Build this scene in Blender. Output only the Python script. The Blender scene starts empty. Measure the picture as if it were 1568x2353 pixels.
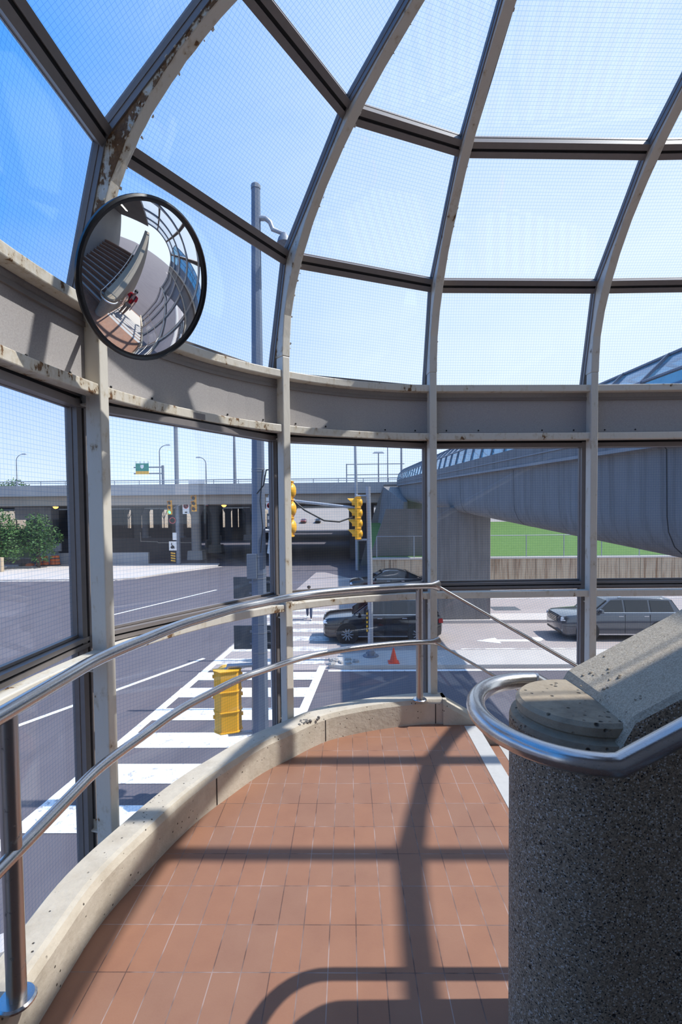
import bpy, bmesh, math, random
from mathutils import Vector, Matrix
random.seed(7)
S = bpy.context.scene
COL = S.collection
V = Vector
PI = math.pi
R_ = math.radians

# ------------------------------------------------------------------ camera
EYE = V((0, 0, 1.613))
FPX, YAW, PITCH, ROLL, SHY = 1151.0, -0.01473, 0.03542, -0.0097, 39.07
_cy, _sy, _cp, _sp, _cr, _sr = (math.cos(YAW), math.sin(YAW), math.cos(PITCH), math.sin(PITCH), math.cos(ROLL), math.sin(ROLL))
_r0 = V((_cy, -_sy, 0)); _f0 = V((_sy, _cy, 0)); _Z = V((0, 0, 1))
FWD = _f0*_cp - _Z*_sp
_U = _f0*_sp + _Z*_cp
RGT = _r0*_cr + _U*_sr
UPV = -_r0*_sr + _U*_cr
cam = bpy.data.cameras.new('camera')
cam.sensor_fit = 'VERTICAL'
cam.sensor_height = 36.0
cam.lens = FPX/2353.0*36.0
cam.shift_y = SHY/2353.0
cam.clip_start = 0.02
cam.clip_end = 3000
camo = bpy.data.objects.new('camera', cam)
COL.objects.link(camo)
M3 = Matrix((RGT, UPV, -FWD)).transposed()
camo.matrix_world = Matrix.Translation(EYE) @ M3.to_4x4()
S.camera = camo

# ------------------------------------------------------------------ light
S.view_settings.view_transform = 'Standard'
S.view_settings.look = 'None'
S.view_settings.gamma = 1
S.view_settings.use_curve_mapping = False
S.view_settings.exposure = 0.0
S.cycles.transparent_max_bounces = 32
S.cycles.max_bounces = 8
S.cycles.sample_clamp_indirect = 6.0
SUNV = V((0.673, 0.01, 1.0)).normalized()
sun = bpy.data.lights.new('sun', 'SUN')
sun.energy = 6.0
sun.angle = R_(0.6)
sun.color = (1.0, 0.945, 0.86)
suno = bpy.data.objects.new('sun', sun)
COL.objects.link(suno)
suno.rotation_euler = SUNV.to_track_quat('Z', 'Y').to_euler()
suno.location = (20, 3, 30)

W = bpy.data.worlds.new('sky')
S.world = W
W.use_nodes = True
nt = W.node_tree
N, L = nt.nodes, nt.links
for n in list(N): N.remove(n)
def wm(op, a, b=None, clamp=False):
    n = N.new('ShaderNodeMath'); n.operation = op; n.use_clamp = clamp
    for i, v in enumerate((a, b)):
        if v is None: continue
        if isinstance(v, (int, float)): n.inputs[i].default_value = v
        else: L.new(v, n.inputs[i])
    return n.outputs[0]
tc = N.new('ShaderNodeTexCoord')
sx = N.new('ShaderNodeSeparateXYZ'); L.new(tc.outputs['Generated'], sx.inputs[0])
zc = wm('MAXIMUM', sx.outputs[2], 0.0)
xneg = wm('MINIMUM', sx.outputs[0], 0.0)
xpos = wm('MAXIMUM', sx.outputs[0], 0.0)
h = wm('SUBTRACT', 1.08, wm('MULTIPLY', zc, 0.66))
h = wm('ADD', h, wm('MULTIPLY', xneg, wm('MINIMUM', wm('MULTIPLY', zc, 3.0), 1.35)))
h = wm('ADD', h, wm('MULTIPLY', xpos, 0.33))
nz = N.new('ShaderNodeTexNoise'); nz.inputs['Scale'].default_value = 3.0; nz.inputs['Detail'].default_value = 5
mp = N.new('ShaderNodeMapping'); mp.inputs['Scale'].default_value = (1, 1, 5)
L.new(tc.outputs['Generated'], mp.inputs[0]); L.new(mp.outputs[0], nz.inputs[0])
h = wm('ADD', h, wm('MULTIPLY', wm('SUBTRACT', nz.outputs[0], 0.5), 0.16), True)
mx = N.new('ShaderNodeMixRGB')
L.new(h, mx.inputs[0])
mx.inputs[1].default_value = (0.045, 0.33, 0.92, 1)
mx.inputs[2].default_value = (0.76, 0.87, 1.0, 1)
bg = N.new('ShaderNodeBackground'); bg.inputs['Strength'].default_value = 1.28
L.new(mx.outputs[0], bg.inputs[0])
wo = N.new('ShaderNodeOutputWorld'); L.new(bg.outputs[0], wo.inputs[0])

# ------------------------------------------------------------------ materials
MATS = {}
class NB:
    """small helper that wires shader nodes"""
    def __init__(s, name):
        s.m = bpy.data.materials.new(name); s.m.use_nodes = True
        s.t = s.m.node_tree; s.N = s.t.nodes; s.L = s.t.links
        for n in list(s.N): s.N.remove(n)
        s.out = s.N.new('ShaderNodeOutputMaterial')
        MATS[name] = s.m
    def n(s, kind, **kw):
        n = s.N.new('ShaderNode'+kind)
        for k, v in kw.items():
            if k.startswith('_'): setattr(n, k[1:], v)
        return n
    def put(s, sock, v):
        if isinstance(v, (int, float)): sock.default_value = v
        elif isinstance(v, (tuple, list)): sock.default_value = tuple(v) + ((1,) if len(v) == 3 and len(sock.default_value) == 4 else ())
        else: s.L.new(v, sock)
    def math(s, op, a, b=None, c=None, clamp=False):
        n = s.n('Math', _operation=op); n.use_clamp = clamp
        for i, v in enumerate((a, b, c)):
            if v is not None: s.put(n.inputs[i], v)
        return n.outputs[0]
    def mix(s, f, a, b):
        n = s.n('MixRGB'); s.put(n.inputs[0], f); s.put(n.inputs[1], a); s.put(n.inputs[2], b); return n.outputs[0]
    def pos(s): 
        return s.n('NewGeometry').outputs['Position']
    def obj(s):
        return s.n('TexCoord').outputs['Object']
    def map(s, v, scale=(1, 1, 1), loc=(0, 0, 0), rot=(0, 0, 0)):
        n = s.n('Mapping'); s.L.new(v, n.inputs[0]); n.inputs['Scale'].default_value = scale; n.inputs['Location'].default_value = loc
        n.inputs['Rotation'].default_value = rot; return n.outputs[0]
    def noise(s, v, scale, detail=4, rough=.55):
        n = s.n('TexNoise'); s.L.new(v, n.inputs['Vector']); n.inputs['Scale'].default_value = scale; n.inputs['Detail'].default_value = detail
        n.inputs['Roughness'].default_value = rough; return n.outputs[0]
    def voro(s, v, scale, out='Distance'):
        n = s.n('TexVoronoi'); s.L.new(v, n.inputs['Vector']); n.inputs['Scale'].default_value = scale; return n.outputs[out]
    def ramp(s, v, a, b):
        n = s.n('MapRange'); s.L.new(v, n.inputs[0]); n.inputs[1].default_value = a; n.inputs[2].default_value = b; n.clamp = True
        return n.outputs[0]
    def bsdf(s, col, rough=.6, metal=0., bump=None, bstr=.2, bdist=.01, spec=None, coat=0.):
        b = s.n('BsdfPrincipled'); s.put(b.inputs['Base Color'], col); s.put(b.inputs['Roughness'], rough); s.put(b.inputs['Metallic'], metal)
        if spec is not None: b.inputs['Specular IOR Level'].default_value = spec
        if coat: b.inputs['Coat Weight'].default_value = coat; b.inputs['Coat Roughness'].default_value = .05
        if bump is not None:
            n = s.n('Bump'); s.L.new(bump, n.inputs['Height']); n.inputs['Strength'].default_value = bstr; n.inputs['Distance'].default_value = bdist
            s.L.new(n.outputs[0], b.inputs['Normal'])
        s.L.new(b.outputs[0], s.out.inputs[0]); return b
def simple(name, col, rough=.6, metal=0., var=.12, scale=6., coat=0., spec=None):
    b = NB(name); p = b.obj(); f = b.noise(p, scale)
    lo = tuple(c*(1-var) for c in col); hi = tuple(min(1, c*(1+var)) for c in col)
    b.bsdf(b.mix(f, lo, hi), rough, metal, coat=coat, spec=spec); return b.m
def emit(name, col, st):
    b = NB(name); e = b.n('Emission'); b.put(e.inputs[0], col); e.inputs[1].default_value = st; b.L.new(e.outputs[0], b.out.inputs[0]); return b.m

# white painted steel with rust; amount sets how much has peeled
def painted(name, rust, col=(.70, .65, .56)):
    b = NB(name); p = b.pos()
    n1 = b.noise(p, 9, 6, .65); n2 = b.noise(b.map(p, (1, 1, .35)), 38, 5, .6)
    m = b.math('ADD', b.math('MULTIPLY', n1, .7), b.math('MULTIPLY', n2, .4))
    rustm = b.ramp(m, .70-rust, .735-rust)
    halo = b.ramp(m, .62-rust, .72-rust)
    rcol = b.mix(b.noise(p, 70, 4), (.035, .018, .010), (.30, .15, .06))
    pc = b.mix(b.noise(p, 4, 3), tuple(c*.9 for c in col), col)
    pc = b.mix(b.math('MULTIPLY', halo, .55), pc, (.42, .31, .16))
    c = b.mix(rustm, pc, rcol)
    b.bsdf(c, b.mix(rustm, (.42,)*3, (.85,)*3), bump=b.math('SUBTRACT', n2, b.math('MULTIPLY', rustm, .8)), bstr=.35, bdist=.006)
    return b.m
painted('paint_clean', .02)
painted('paint_worn', .06)
painted('paint_peeling', .085, (.68, .62, .52))
painted('paint_flaking', .175, (.68, .62, .52))
simple('aluminium', (.21, .185, .175), .42, .0, .12, 30)
simple('gasket', (.012, .012, .014), .7)
b = NB('stainless'); p = b.pos()
b.bsdf(b.mix(b.noise(p, 12), (.50, .48, .47), (.66, .64, .63)), b.math('ADD', .17, b.math('MULTIPLY', b.noise(b.map(p, (8, 8, 60)), 12), .16)), 1.0)
b = NB('stainless_stained'); p = b.pos(); st = b.ramp(b.noise(p, 26, 5, .7), .60, .72)
b.bsdf(b.mix(st, (.50, .47, .45), (.07, .04, .03)), b.mix(st, (.30,)*3, (.8,)*3), b.math('SUBTRACT', 1.0, st))
# red quarry tile: columns .1016 wide, rows .2032 deep
b = NB('quarry_tile'); p = b.pos()
br = b.n('TexBrick', _offset=0.0, _squash=1.0); b.L.new(b.map(p, loc=(.086, -1.695, 0)), br.inputs['Vector'])
br.inputs['Scale'].default_value = 1; br.inputs['Brick Width'].default_value = .1016; br.inputs['Row Height'].default_value = .2032
br.inputs['Mortar Size'].default_value = .0020; br.inputs['Mortar Smooth'].default_value = .1; br.inputs['Bias'].default_value = -.1
br.inputs['Color1'].default_value = (.305, .143, .083, 1); br.inputs['Color2'].default_value = (.268, .142, .094, 1)
gm = b.mix(b.ramp(b.noise(p, 5, 3), .40, .60), (.36, .265, .235), (.06, .035, .03)); b.L.new(gm, br.inputs['Mortar'])
c = b.mix(b.math('MULTIPLY', b.ramp(b.noise(p, 5, 5, .6), .42, .75), .38), br.outputs[0], (.20, .085, .055))
c = b.mix(b.math('MULTIPLY', b.noise(p, 160, 2), .22), c, (.36, .21, .15))
b.bsdf(c, .58, bump=b.math('SUBTRACT', b.math('MULTIPLY', b.noise(p, 90, 3), .3), br.outputs['Fac']), bstr=.35, bdist=.003, spec=.3)
# smooth stained concrete of the kerb
b = NB('kerb_concrete'); p = b.pos()
c = b.mix(b.noise(p, 6, 6, .65), (.42, .35, .26), (.66, .60, .50))
c = b.mix(b.math('MULTIPLY', b.ramp(b.noise(p, 2.6, 6, .7), .5, .72), .55), c, (.27, .22, .16))
pit = b.ramp(b.voro(p, 34), .17, .10); pit = b.math('MULTIPLY', pit, b.ramp(b.noise(p, 9), .50, .56))
c = b.mix(pit, c, (.05, .04, .03))
b.bsdf(c, .8, bump=b.math('SUBTRACT', b.noise(p, 40, 5), b.math('MULTIPLY', pit, 2.5)), bstr=.5, bdist=.006)
# exposed aggregate of the stair wall
b = NB('aggregate'); p = b.pos()
v1 = b.voro(p, 300, 'Color'); v2 = b.noise(p, 60, 6, .7)
sv = b.n('SeparateColor'); b.L.new(v1, sv.inputs[0])
c = b.mix(b.ramp(sv.outputs[0], .15, .95), (.185, .142, .102), (.40, .315, .225))
c = b.mix(b.ramp(sv.outputs[1], .86, .94), c, (.55, .53, .50))
c = b.mix(b.ramp(sv.outputs[2], .90, .96), c, (.02, .018, .016))
pit = b.math('MULTIPLY', b.ramp(b.voro(p, 24), .15, .08), b.ramp(b.noise(p, 6), .5, .56))
c = b.mix(pit, c, (.02, .017, .015))
b.bsdf(c, .85, bump=b.math('SUBTRACT', b.math('ADD', v2, b.math('MULTIPLY', sv.outputs[0], .5)), b.math('MULTIPLY', pit, 3)), bstr=.7, bdist=.004)
b = NB('cap_aggregate'); p = b.pos()
v1 = b.voro(p, 330, 'Color'); sv = b.n('SeparateColor'); b.L.new(v1, sv.inputs[0])
c = b.mix(sv.outputs[0], (.36, .295, .215), (.55, .475, .37)); c = b.mix(b.ramp(b.noise(p, 55, 5, .7), .60, .72), c, (.16, .12, .085))
b.bsdf(c, .85, bump=b.math('ADD', b.noise(p, 70, 6, .7), b.math('MULTIPLY', sv.outputs[0], .5)), bstr=.8, bdist=.005)
b = NB('cap_mortar'); p = b.pos()
c = b.mix(b.noise(p, 14, 6, .7), (.22, .17, .115), (.46, .385, .285))
c = b.mix(b.math('MULTIPLY', b.ramp(b.noise(p, 5, 6, .7), .5, .66), .6), c, (.13, .105, .08)); pit = b.math('MULTIPLY', b.ramp(b.voro(p, 40), .26, .14), b.ramp(b.noise(p, 11), .48, .55)); c = b.mix(pit, c, (.03, .022, .016))
b.bsdf(c, .85, bump=b.math('SUBTRACT', b.noise(p, 50, 6, .7), b.math('MULTIPLY', pit, 2)), bstr=.7, bdist=.006)
b = NB('spandrel_grey'); p = b.pos()
c = b.mix(b.noise(p, 160, 2), (.30, .275, .265), (.47, .44, .425)); b.bsdf(c, .85, bump=b.noise(p, 220, 2), bstr=.3, bdist=.002)
def concrete(name, lo, hi, scale=1.2, streak=0., scol=(.2, .12, .07), panels=0.):
    b = NB(name); p = b.pos(); c = b.mix(b.noise(p, scale, 6, .6), lo, hi)
    if streak:
        s1 = b.noise(b.map(p, (1, 1, .06)), 4.5, 5, .7); c = b.mix(b.math('MULTIPLY', b.ramp(s1, .46, .66), streak), c, scol)
    if panels:
        sp = b.n('SeparateXYZ'); b.L.new(p, sp.inputs[0])
        for o in (0, 1):
            fr = b.math('FRACT', b.math('DIVIDE', sp.outputs[o], panels))
        fr = b.math('FRACT', b.math('DIVIDE', sp.outputs[0], panels)); ln = b.math('LESS_THAN', fr, .05/panels)
        c = b.mix(ln, c, tuple(x*.45 for x in lo))
    b.bsdf(c, .85, bump=b.noise(p, 25, 4), bstr=.25, bdist=.01); return b.m
concrete('concrete_grey', (.26, .245, .24), (.36, .345, .335))
concrete('concrete_dark', (.12, .11, .10), (.20, .185, .17))
concrete('underpass_shade', (.045, .043, .050), (.085, .08, .088))  # concrete darkened in its colour to stand for the shade under the decks
concrete('bridge_concrete', (.19, .178, .17), (.28, .262, .25), .8, .5, (.11, .095, .088))
concrete('overpass_concrete', (.33, .33, .34), (.44, .44, .45), .5, .25, (.22, .21, .21))
concrete('overpass_beam', (.30, .26, .22), (.40, .35, .30), .5)
concrete('retaining', (.42, .33, .23), (.58, .47, .34), .8, .75, (.17, .075, .03), 1.6)
concrete('sidewalk', (.46, .41, .38), (.60, .55, .51), .6)
concrete('hill_road', (.22, .19, .17), (.34, .30, .27), .12)
concrete('island_top', (.42, .38, .35), (.55, .51, .47), .8)
b = NB('asphalt'); p = b.pos()
c = b.mix(b.noise(p, .35, 6, .65), (.088, .078, .096), (.145, .128, .145)); c = b.mix(b.noise(p, 60, 2), b.mix(.5, c, (.085, .078, .085)), c)
tr = b.ramp(b.noise(b.map(p, (1.2, .05, 1)), 1.6, 4), .50, .7); c = b.mix(b.math('MULTIPLY', tr, .35), c, (.068, .06, .072)); b.bsdf(c, .85)
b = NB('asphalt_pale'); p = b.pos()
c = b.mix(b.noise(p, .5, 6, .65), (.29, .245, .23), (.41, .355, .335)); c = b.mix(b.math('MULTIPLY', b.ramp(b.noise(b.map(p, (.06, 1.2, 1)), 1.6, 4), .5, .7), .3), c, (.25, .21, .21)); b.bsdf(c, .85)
b = NB('road_paint'); p = b.pos(); w = b.ramp(b.noise(p, 5, 6, .7), .36, .44)
b.bsdf(b.mix(w, (.40, .38, .39), (.86, .86, .85)), .7)
b = NB('road_paint_worn'); p = b.pos(); w = b.ramp(b.noise(p, 3, 6, .7), .40, .58)
b.bsdf(b.mix(w, (.40, .36, .34), (.74, .70, .66)), .75)
b = NB('lawn'); p = b.pos(); b.bsdf(b.mix(b.noise(p, 3, 6, .7), (.06, .135, .022), (.13, .235, .06)), .9, bump=b.noise(p, 30), bstr=.5, bdist=.05)
b = NB('leaf'); p = b.pos(); b.bsdf(b.mix(b.noise(p, 1.4, 5), (.015, .05, .014), (.10, .22, .045)), .7)
simple('bark', (.10, .07, .05), .9)
simple('galvanised', (.36, .38, .42), .5, .55, .12, 5)
simple('pole_shaded', (.125, .155, .215), .5, .1, .15, 3)  # galvanised steel with the pole's shade put into its colour
simple('galvanised_dark', (.20, .22, .26), .55, .4, .12, 5)
simple('signal_yellow', (.90, .44, .022), .42, 0, .12, 4)
simple('sign_white', (.78, .77, .75), .5); simple('sign_black', (.02, .02, .02), .5); simple('sign_red', (.55, .03, .03), .5)
simple('sign_green', (.01, .24, .17), .5); simple('sign_yellow', (.80, .42, .03), .5); simple('sign_blue', (.03, .10, .5), .5)
simple('sign_back', (.10, .11, .12), .6, .2, .2, 3)
simple('cone_orange', (.80, .075, .03), .5); simple('barrel_orange', (.70, .16, .03), .6)
simple('black_plastic', (.012, .013, .015), .45); simple('rubber', (.014, .014, .015), .8)
simple('car_black', (.008, .009, .014), .12, 0, .1, 2, coat=1.); simple('car_grey', (.075, .085, .105), .14, .35, .08, 2, coat=1.); simple('car_red', (.30, .02, .02), .2, 0, .1, 2, coat=1.)
simple('car_glass', (.008, .010, .013), .04, 0, .05, 2, spec=.8); simple('chrome', (.75, .75, .77), .12, 1.)
simple('lamp_clear', (.75, .78, .82), .1, .4); simple('lamp_red', (.40, .01, .012), .15)
simple('skin', (.065, .034, .022), .5); simple('skin_pale', (.55, .33, .24), .5); simple('hair', (.012, .009, .008), .6)
simple('shirt_white', (.78, .78, .80), .8); simple('denim', (.055, .075, .13), .85); simple('shirt_red', (.52, .012, .02), .8); simple('trousers_tan', (.35, .25, .17), .85); simple('shoe_white', (.75, .75, .74), .6); simple('strap', (.02, .02, .022), .7)
simple('nosing_white', (.50, .485, .46), .75, 0, .1, 30)
simple('mirror_rim', (.010, .011, .014), .35)
b = NB('mirror_glass'); b.bsdf((.90, .91, .92), .012, 1.0)
emit('glow_orange', (1.0, .42, .06), 6.0); emit('glow_green', (.15, 1.0, .45), 2.2); emit('glow_tube', (1.0, .97, .80), 5.0)
# glass: clear, with a fine printed grid and a film of dust
def glass(name, tint, grid=True, dust=.024, lines=(.66, .78, .91)):
    b = NB(name)
    tcol = tint
    if grid:
        uv = b.n('TexCoord').outputs['UV']; sp = b.n('SeparateXYZ'); b.L.new(uv, sp.inputs[0])
        def line(o):
            d = b.math('ABSOLUTE', b.math('SUBTRACT', b.math('FRACT', b.math('DIVIDE', o, .0195)), .5)); return b.math('GREATER_THAN', d, .445)
        g = b.math('MAXIMUM', line(sp.outputs[0]), line(sp.outputs[1]))
        tcol = b.mix(g, tint, tuple(a*c for a, c in zip(tint, lines)))
    tr = b.n('BsdfTransparent'); b.put(tr.inputs[0], tcol)
    lw = b.n('LayerWeight'); lw.inputs[0].default_value = .5
    fr = b.math('ADD', .035, b.math('MULTIPLY', b.math('POWER', lw.outputs['Facing'], 5.0), .8))
    gl = b.n('BsdfGlossy'); gl.inputs['Roughness'].default_value = .02; gl.inputs['Color'].default_value = (.9, .93, 1, 1)
    mxs = b.n('MixShader'); b.put(mxs.inputs[0], fr); b.L.new(tr.outputs[0], mxs.inputs[1]); b.L.new(gl.outputs[0], mxs.inputs[2])
    res = mxs
    if dust:
        p = b.pos(); st = b.ramp(b.noise(b.map(p, (1, 1, .10)), 9, 5, .7), .45, .8)
        d = b.n('BsdfDiffuse'); d.inputs[0].default_value = (.75, .78, .85, 1)
        m2 = b.n('MixShader'); b.put(m2.inputs[0], b.math('ADD', dust*.5, b.math('MULTIPLY', st, dust)))
        b.L.new(mxs.outputs[0], m2.inputs[1]); b.L.new(d.outputs[0], m2.inputs[2]); res = m2
    b.L.new(res.outputs[0], b.out.inputs[0]); return b.m
glass('pane_grid', (.93, .95, .985)); glass('pane_clear', (.985, .99, .995), False, 0.)
glass('bridge_glass', (.52, .72, .83), False, .08)

# ------------------------------------------------------------------ geometry helpers
class MB:
    def __init__(s): s.v = []; s.f = []; s.m = []; s.uv = {}
    def add(s, vs, fs, mi=0):
        o = len(s.v); s.v += [V(a) for a in vs]
        for f in fs: s.f.append([o+i for i in f]); s.m.append(mi)
        return s
    def box(s, c, d, rot=None, mi=0, taper=1.):
        c = V(c); x, y, z = d[0]/2, d[1]/2, d[2]/2; t = taper
        vs = [(-x, -y, -z), (x, -y, -z), (x, y, -z), (-x, y, -z), (-x*t, -y*t, z), (x*t, -y*t, z), (x*t, y*t, z), (-x*t, y*t, z)]
        if rot is not None: vs = [rot @ V(a) for a in vs]
        return s.add([V(a)+c for a in vs], [(0, 3, 2, 1), (4, 5, 6, 7), (0, 1, 5, 4), (1, 2, 6, 5), (2, 3, 7, 6), (3, 0, 4, 7)], mi)
    def span(s, a, b_, mi=0):
        a = V(a); b_ = V(b_); return s.box((a+b_)/2, [abs(q) for q in (b_-a)], None, mi)
    def bar(s, p0, p1, nrm, w, d, mi=0, off=0.):
        """straight bar from p0 to p1; w across, d along nrm"""
        p0, p1 = V(p0), V(p1); t = (p1-p0).normalized(); n = (V(nrm)-t*V(nrm).dot(t)).normalized(); q = t.cross(n)
        vs = []
        for p in (p0, p1):
            for (a, e) in ((-1, -1), (1, -1), (1, 1), (-1, 1)): vs.append(p+q*(off+a*w/2)+n*(e*d/2))
        return s.add(vs, [(0, 3, 2, 1), (4, 5, 6, 7), (0, 1, 5, 4), (1, 2, 6, 5), (2, 3, 7, 6), (3, 0, 4, 7)], mi)
    def sweep(s, path, side, outs, w, d, mi=0, jitter=0.):
        """rectangular section along path (path is the middle of the inner face)"""
        o = len(s.v); n = len(path)
        for i, p in enumerate(path):
            sd = side[i] if isinstance(side, list) else side
            for (a, e) in ((-.5, 0), (.5, 0), (.5, 1), (-.5, 1)):
                j = V((random.uniform(-1, 1), random.uniform(-1, 1), random.uniform(-1, 1)))*jitter
                s.v.append(V(p)+sd*(a*w)+outs[i]*(e*d)+j)
        for i in range(n-1):
            for k in range(4):
                a = o+i*4+k; b2 = o+i*4+(k+1) % 4; s.f.append([a, b2, b2+4, a+4]); s.m.append(mi)
        s.f.append([o+3, o+2, o+1, o]); s.m.append(mi); e = o+(n-1)*4; s.f.append([e, e+1, e+2, e+3]); s.m.append(mi)
        return s
    def tube(s, path, r, seg=14, mi=0, cap=True, closed=False):
        path = [V(p) for p in path]; n = len(path); o = len(s.v); rs = r if isinstance(r, (list, tuple)) else [r]*n
        t0 = (path[1]-path[0]).normalized(); up = V((0, 0, 1)) if abs(t0.z) < .9 else V((1, 0, 0))
        nrm = (up-t0*up.dot(t0)).normalized()
        for i, p in enumerate(path):
            if closed: t = path[(i+1) % n]-path[i-1]
            elif i == 0: t = path[1]-path[0]
            elif i == n-1: t = path[-1]-path[-2]
            else: t = (path[i+1]-p).normalized()+(p-path[i-1]).normalized()
            t.normalize(); nrm = (nrm-t*nrm.dot(t)).normalized(); bn = t.cross(nrm)
            sc = 1.
            if 0 < i < n-1 and not closed:
                ca = (path[i+1]-p).normalized().dot((p-path[i-1]).normalized()); sc = 1/max(.6, math.sqrt(max(.36, (1+ca)/2)))
            for k in range(seg):
                a = 2*PI*k/seg; s.v.append(p+nrm*(math.cos(a)*rs[i]*sc)+bn*(math.sin(a)*rs[i]))
        for i in range(n if closed else n-1):
            for k in range(seg):
                a = o+i*seg+k; b2 = o+i*seg+(k+1) % seg; j = ((i+1) % n)*seg; c = o+j+(k+1) % seg; d = o+j+k
                s.f.append([a, b2, c, d]); s.m.append(mi)
        if cap and not closed:
            s.f.append([o+k for k in reversed(range(seg))]); s.m.append(mi); e = o+(n-1)*seg; s.f.append([e+k for k in range(seg)]); s.m.append(mi)
        return s
    def cyl(s, a, b_, r, seg=16, mi=0, r2=None): return s.tube([a, b_], [r, r if r2 is None else r2], seg, mi)
    def lathe(s, prof, c=(0, 0, 0), axis=None, seg=32, mi=0):
        """prof: (radius, height) pairs round axis"""
        c = V(c); q = V((0, 0, 1)).rotation_difference(V(axis).normalized()) if axis is not None else None; o = len(s.v)
        for (r, z) in prof:
            for k in range(seg):
                a = 2*PI*k/seg; p = V((r*math.cos(a), r*math.sin(a), z)); p = q @ p if q else p; s.v.append(p+c)
        for i in range(len(prof)-1):
            for k in range(seg):
                s.f.append([o+i*seg+k, o+i*seg+(k+1) % seg, o+(i+1)*seg+(k+1) % seg, o+(i+1)*seg+k]); s.m.append(mi)
        for i, rev in ((0, True), (len(prof)-1, False)):
            if prof[i][0] > 1e-4:
                ids = [o+i*seg+k for k in range(seg)]; s.f.append(ids[::-1] if rev else ids); s.m.append(mi)
        return s
    def prism(s, poly, h, f=lambda x, y, z: (x, y, z), mi=0):
        """polygon (x,y) raised from 0 to h, mapped by f"""
        n = len(poly); vs = [f(x, y, 0) for x, y in poly]+[f(x, y, h) for x, y in poly]
        return s.add(vs, [tuple(range(n))[::-1], tuple(range(n, 2*n))]+[(i, (i+1) % n, n+(i+1) % n, n+i) for i in range(n)], mi)
    def loft(s, rings, mi=0, caps=True):
        n = len(rings[0]); o = len(s.v)
        for r in rings: s.v += [V(p) for p in r]
        for i in range(len(rings)-1):
            for k in range(n): s.f.append([o+i*n+k, o+i*n+(k+1) % n, o+(i+1)*n+(k+1) % n, o+(i+1)*n+k]); s.m.append(mi)
        if caps:
            s.f.append([o+k for k in reversed(range(n))]); s.m.append(mi); e = o+(len(rings)-1)*n; s.f.append([e+k for k in range(n)]); s.m.append(mi)
        return s
    def build(s, name, mat, parent=None, smooth=False, bevel=0., sub=0, fix=True):
        me = bpy.data.meshes.new(name); me.from_pydata([tuple(a) for a in s.v], [], s.f)
        mats = mat if isinstance(mat, (list, tuple)) else [mat]
        for m in mats: me.materials.append(MATS[m])
        for p, i in zip(me.polygons, s.m): p.material_index = i; p.use_smooth = smooth
        if fix:
            bm = bmesh.new(); bm.from_mesh(me); bmesh.ops.recalc_face_normals(bm, faces=bm.faces); bm.to_mesh(me); bm.free()
        me.update()
        o = bpy.data.objects.new(name, me); COL.objects.link(o)
        if parent is not None:
            o.parent = parent; o.location = -parent.location if not parent.get('_local') else (0, 0, 0)
        if bevel:
            md = o.modifiers.new('bevel', 'BEVEL'); md.width = bevel; md.segments = 2; md.limit_method = 'ANGLE'; md.angle_limit = R_(40)
        if sub:
            md = o.modifiers.new('sub', 'SUBSURF'); md.levels = sub; md.render_levels = sub
        if smooth and not sub:
            try: me.set_sharp_from_angle(angle=R_(35))
            except Exception: pass
        return o
def tag(o, label, cat, group=None, kind=None):
    o['label'] = label; o['category'] = cat
    if group: o['group'] = group
    if kind: o['kind'] = kind
    return o
def empty(name, loc, label, cat, group=None, kind=None, rz=0., local=True):
    """the thing's own Empty at its base; its parts are modelled round that point when local"""
    o = bpy.data.objects.new(name, None); o.empty_display_size = .2; COL.objects.link(o); o.location = loc; o.rotation_euler = (0, 0, rz)
    if local: o['_local'] = 1
    return tag(o, label, cat, group, kind)
def structure(o, label=None, cat=None):
    o['kind'] = 'structure'
    if label: o['label'] = label; o['category'] = cat
    return o
def dup(root, loc, rz=None, label=None, group=None):
    r = root.copy(); COL.objects.link(r); r.location = loc
    if rz is not None: r.rotation_euler = (0, 0, rz)
    if label: r['label'] = label
    if group: r['group'] = group
    for ch in list(root.children):
        c = ch.copy(); COL.objects.link(c); c.parent = r
        for g in list(ch.children):
            d = g.copy(); COL.objects.link(d); d.parent = c
    return r
def lerp(a, b_, t): return a+(b_-a)*t

# ================================================================== THE GLAZED STAIR TOWER
GZ = -4.0                       # street level; the landing is z = 0
CX, CY, RP = .885, 1.791, 2.076  # arc of the posts' inner faces
Y4 = 3.90                       # straight glazed wall along the stairs
def post_pos():
    out = [(-1.185, -.10, V((1, 0, 0))), (-1.165, 1.10, V((1, 0, 0)))]
    for a, r in ((165.5, 2.066), (128.6, 2.076), (96.35, 2.076)):
        d = V((math.cos(R_(a)), math.sin(R_(a)), 0)); out.append((CX+d.x*r, CY+d.y*r, -d))
    for x in (1.905, 3.10, 4.30, 5.50): out.append((x, Y4+.012, V((0, -1, 0))))
    return out
POSTS = post_pos()
TAG = ['nearest the viewer, off the left edge', 'off the left edge before the round mirror', 'behind the round mirror', 'right of the tall grey light pole',
       'where the railing bends down to the stairs', 'rising behind the sloping concrete wall cap', 'off the right edge over the stairs', 'off the right edge over the stairs', 'off the right edge over the stairs']
PROF = [(0., 2.50), (.002, 2.66), (.010, 2.78), (.028, 2.924), (.087, 3.09), (.176, 3.253), (.294, 3.411), (.44, 3.561), (.613, 3.70), (.808, 3.826), (1.024, 3.936), (1.258, 4.03), (1.506, 4.106), (1.765, 4.162), (2.0, 4.19)]
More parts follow.
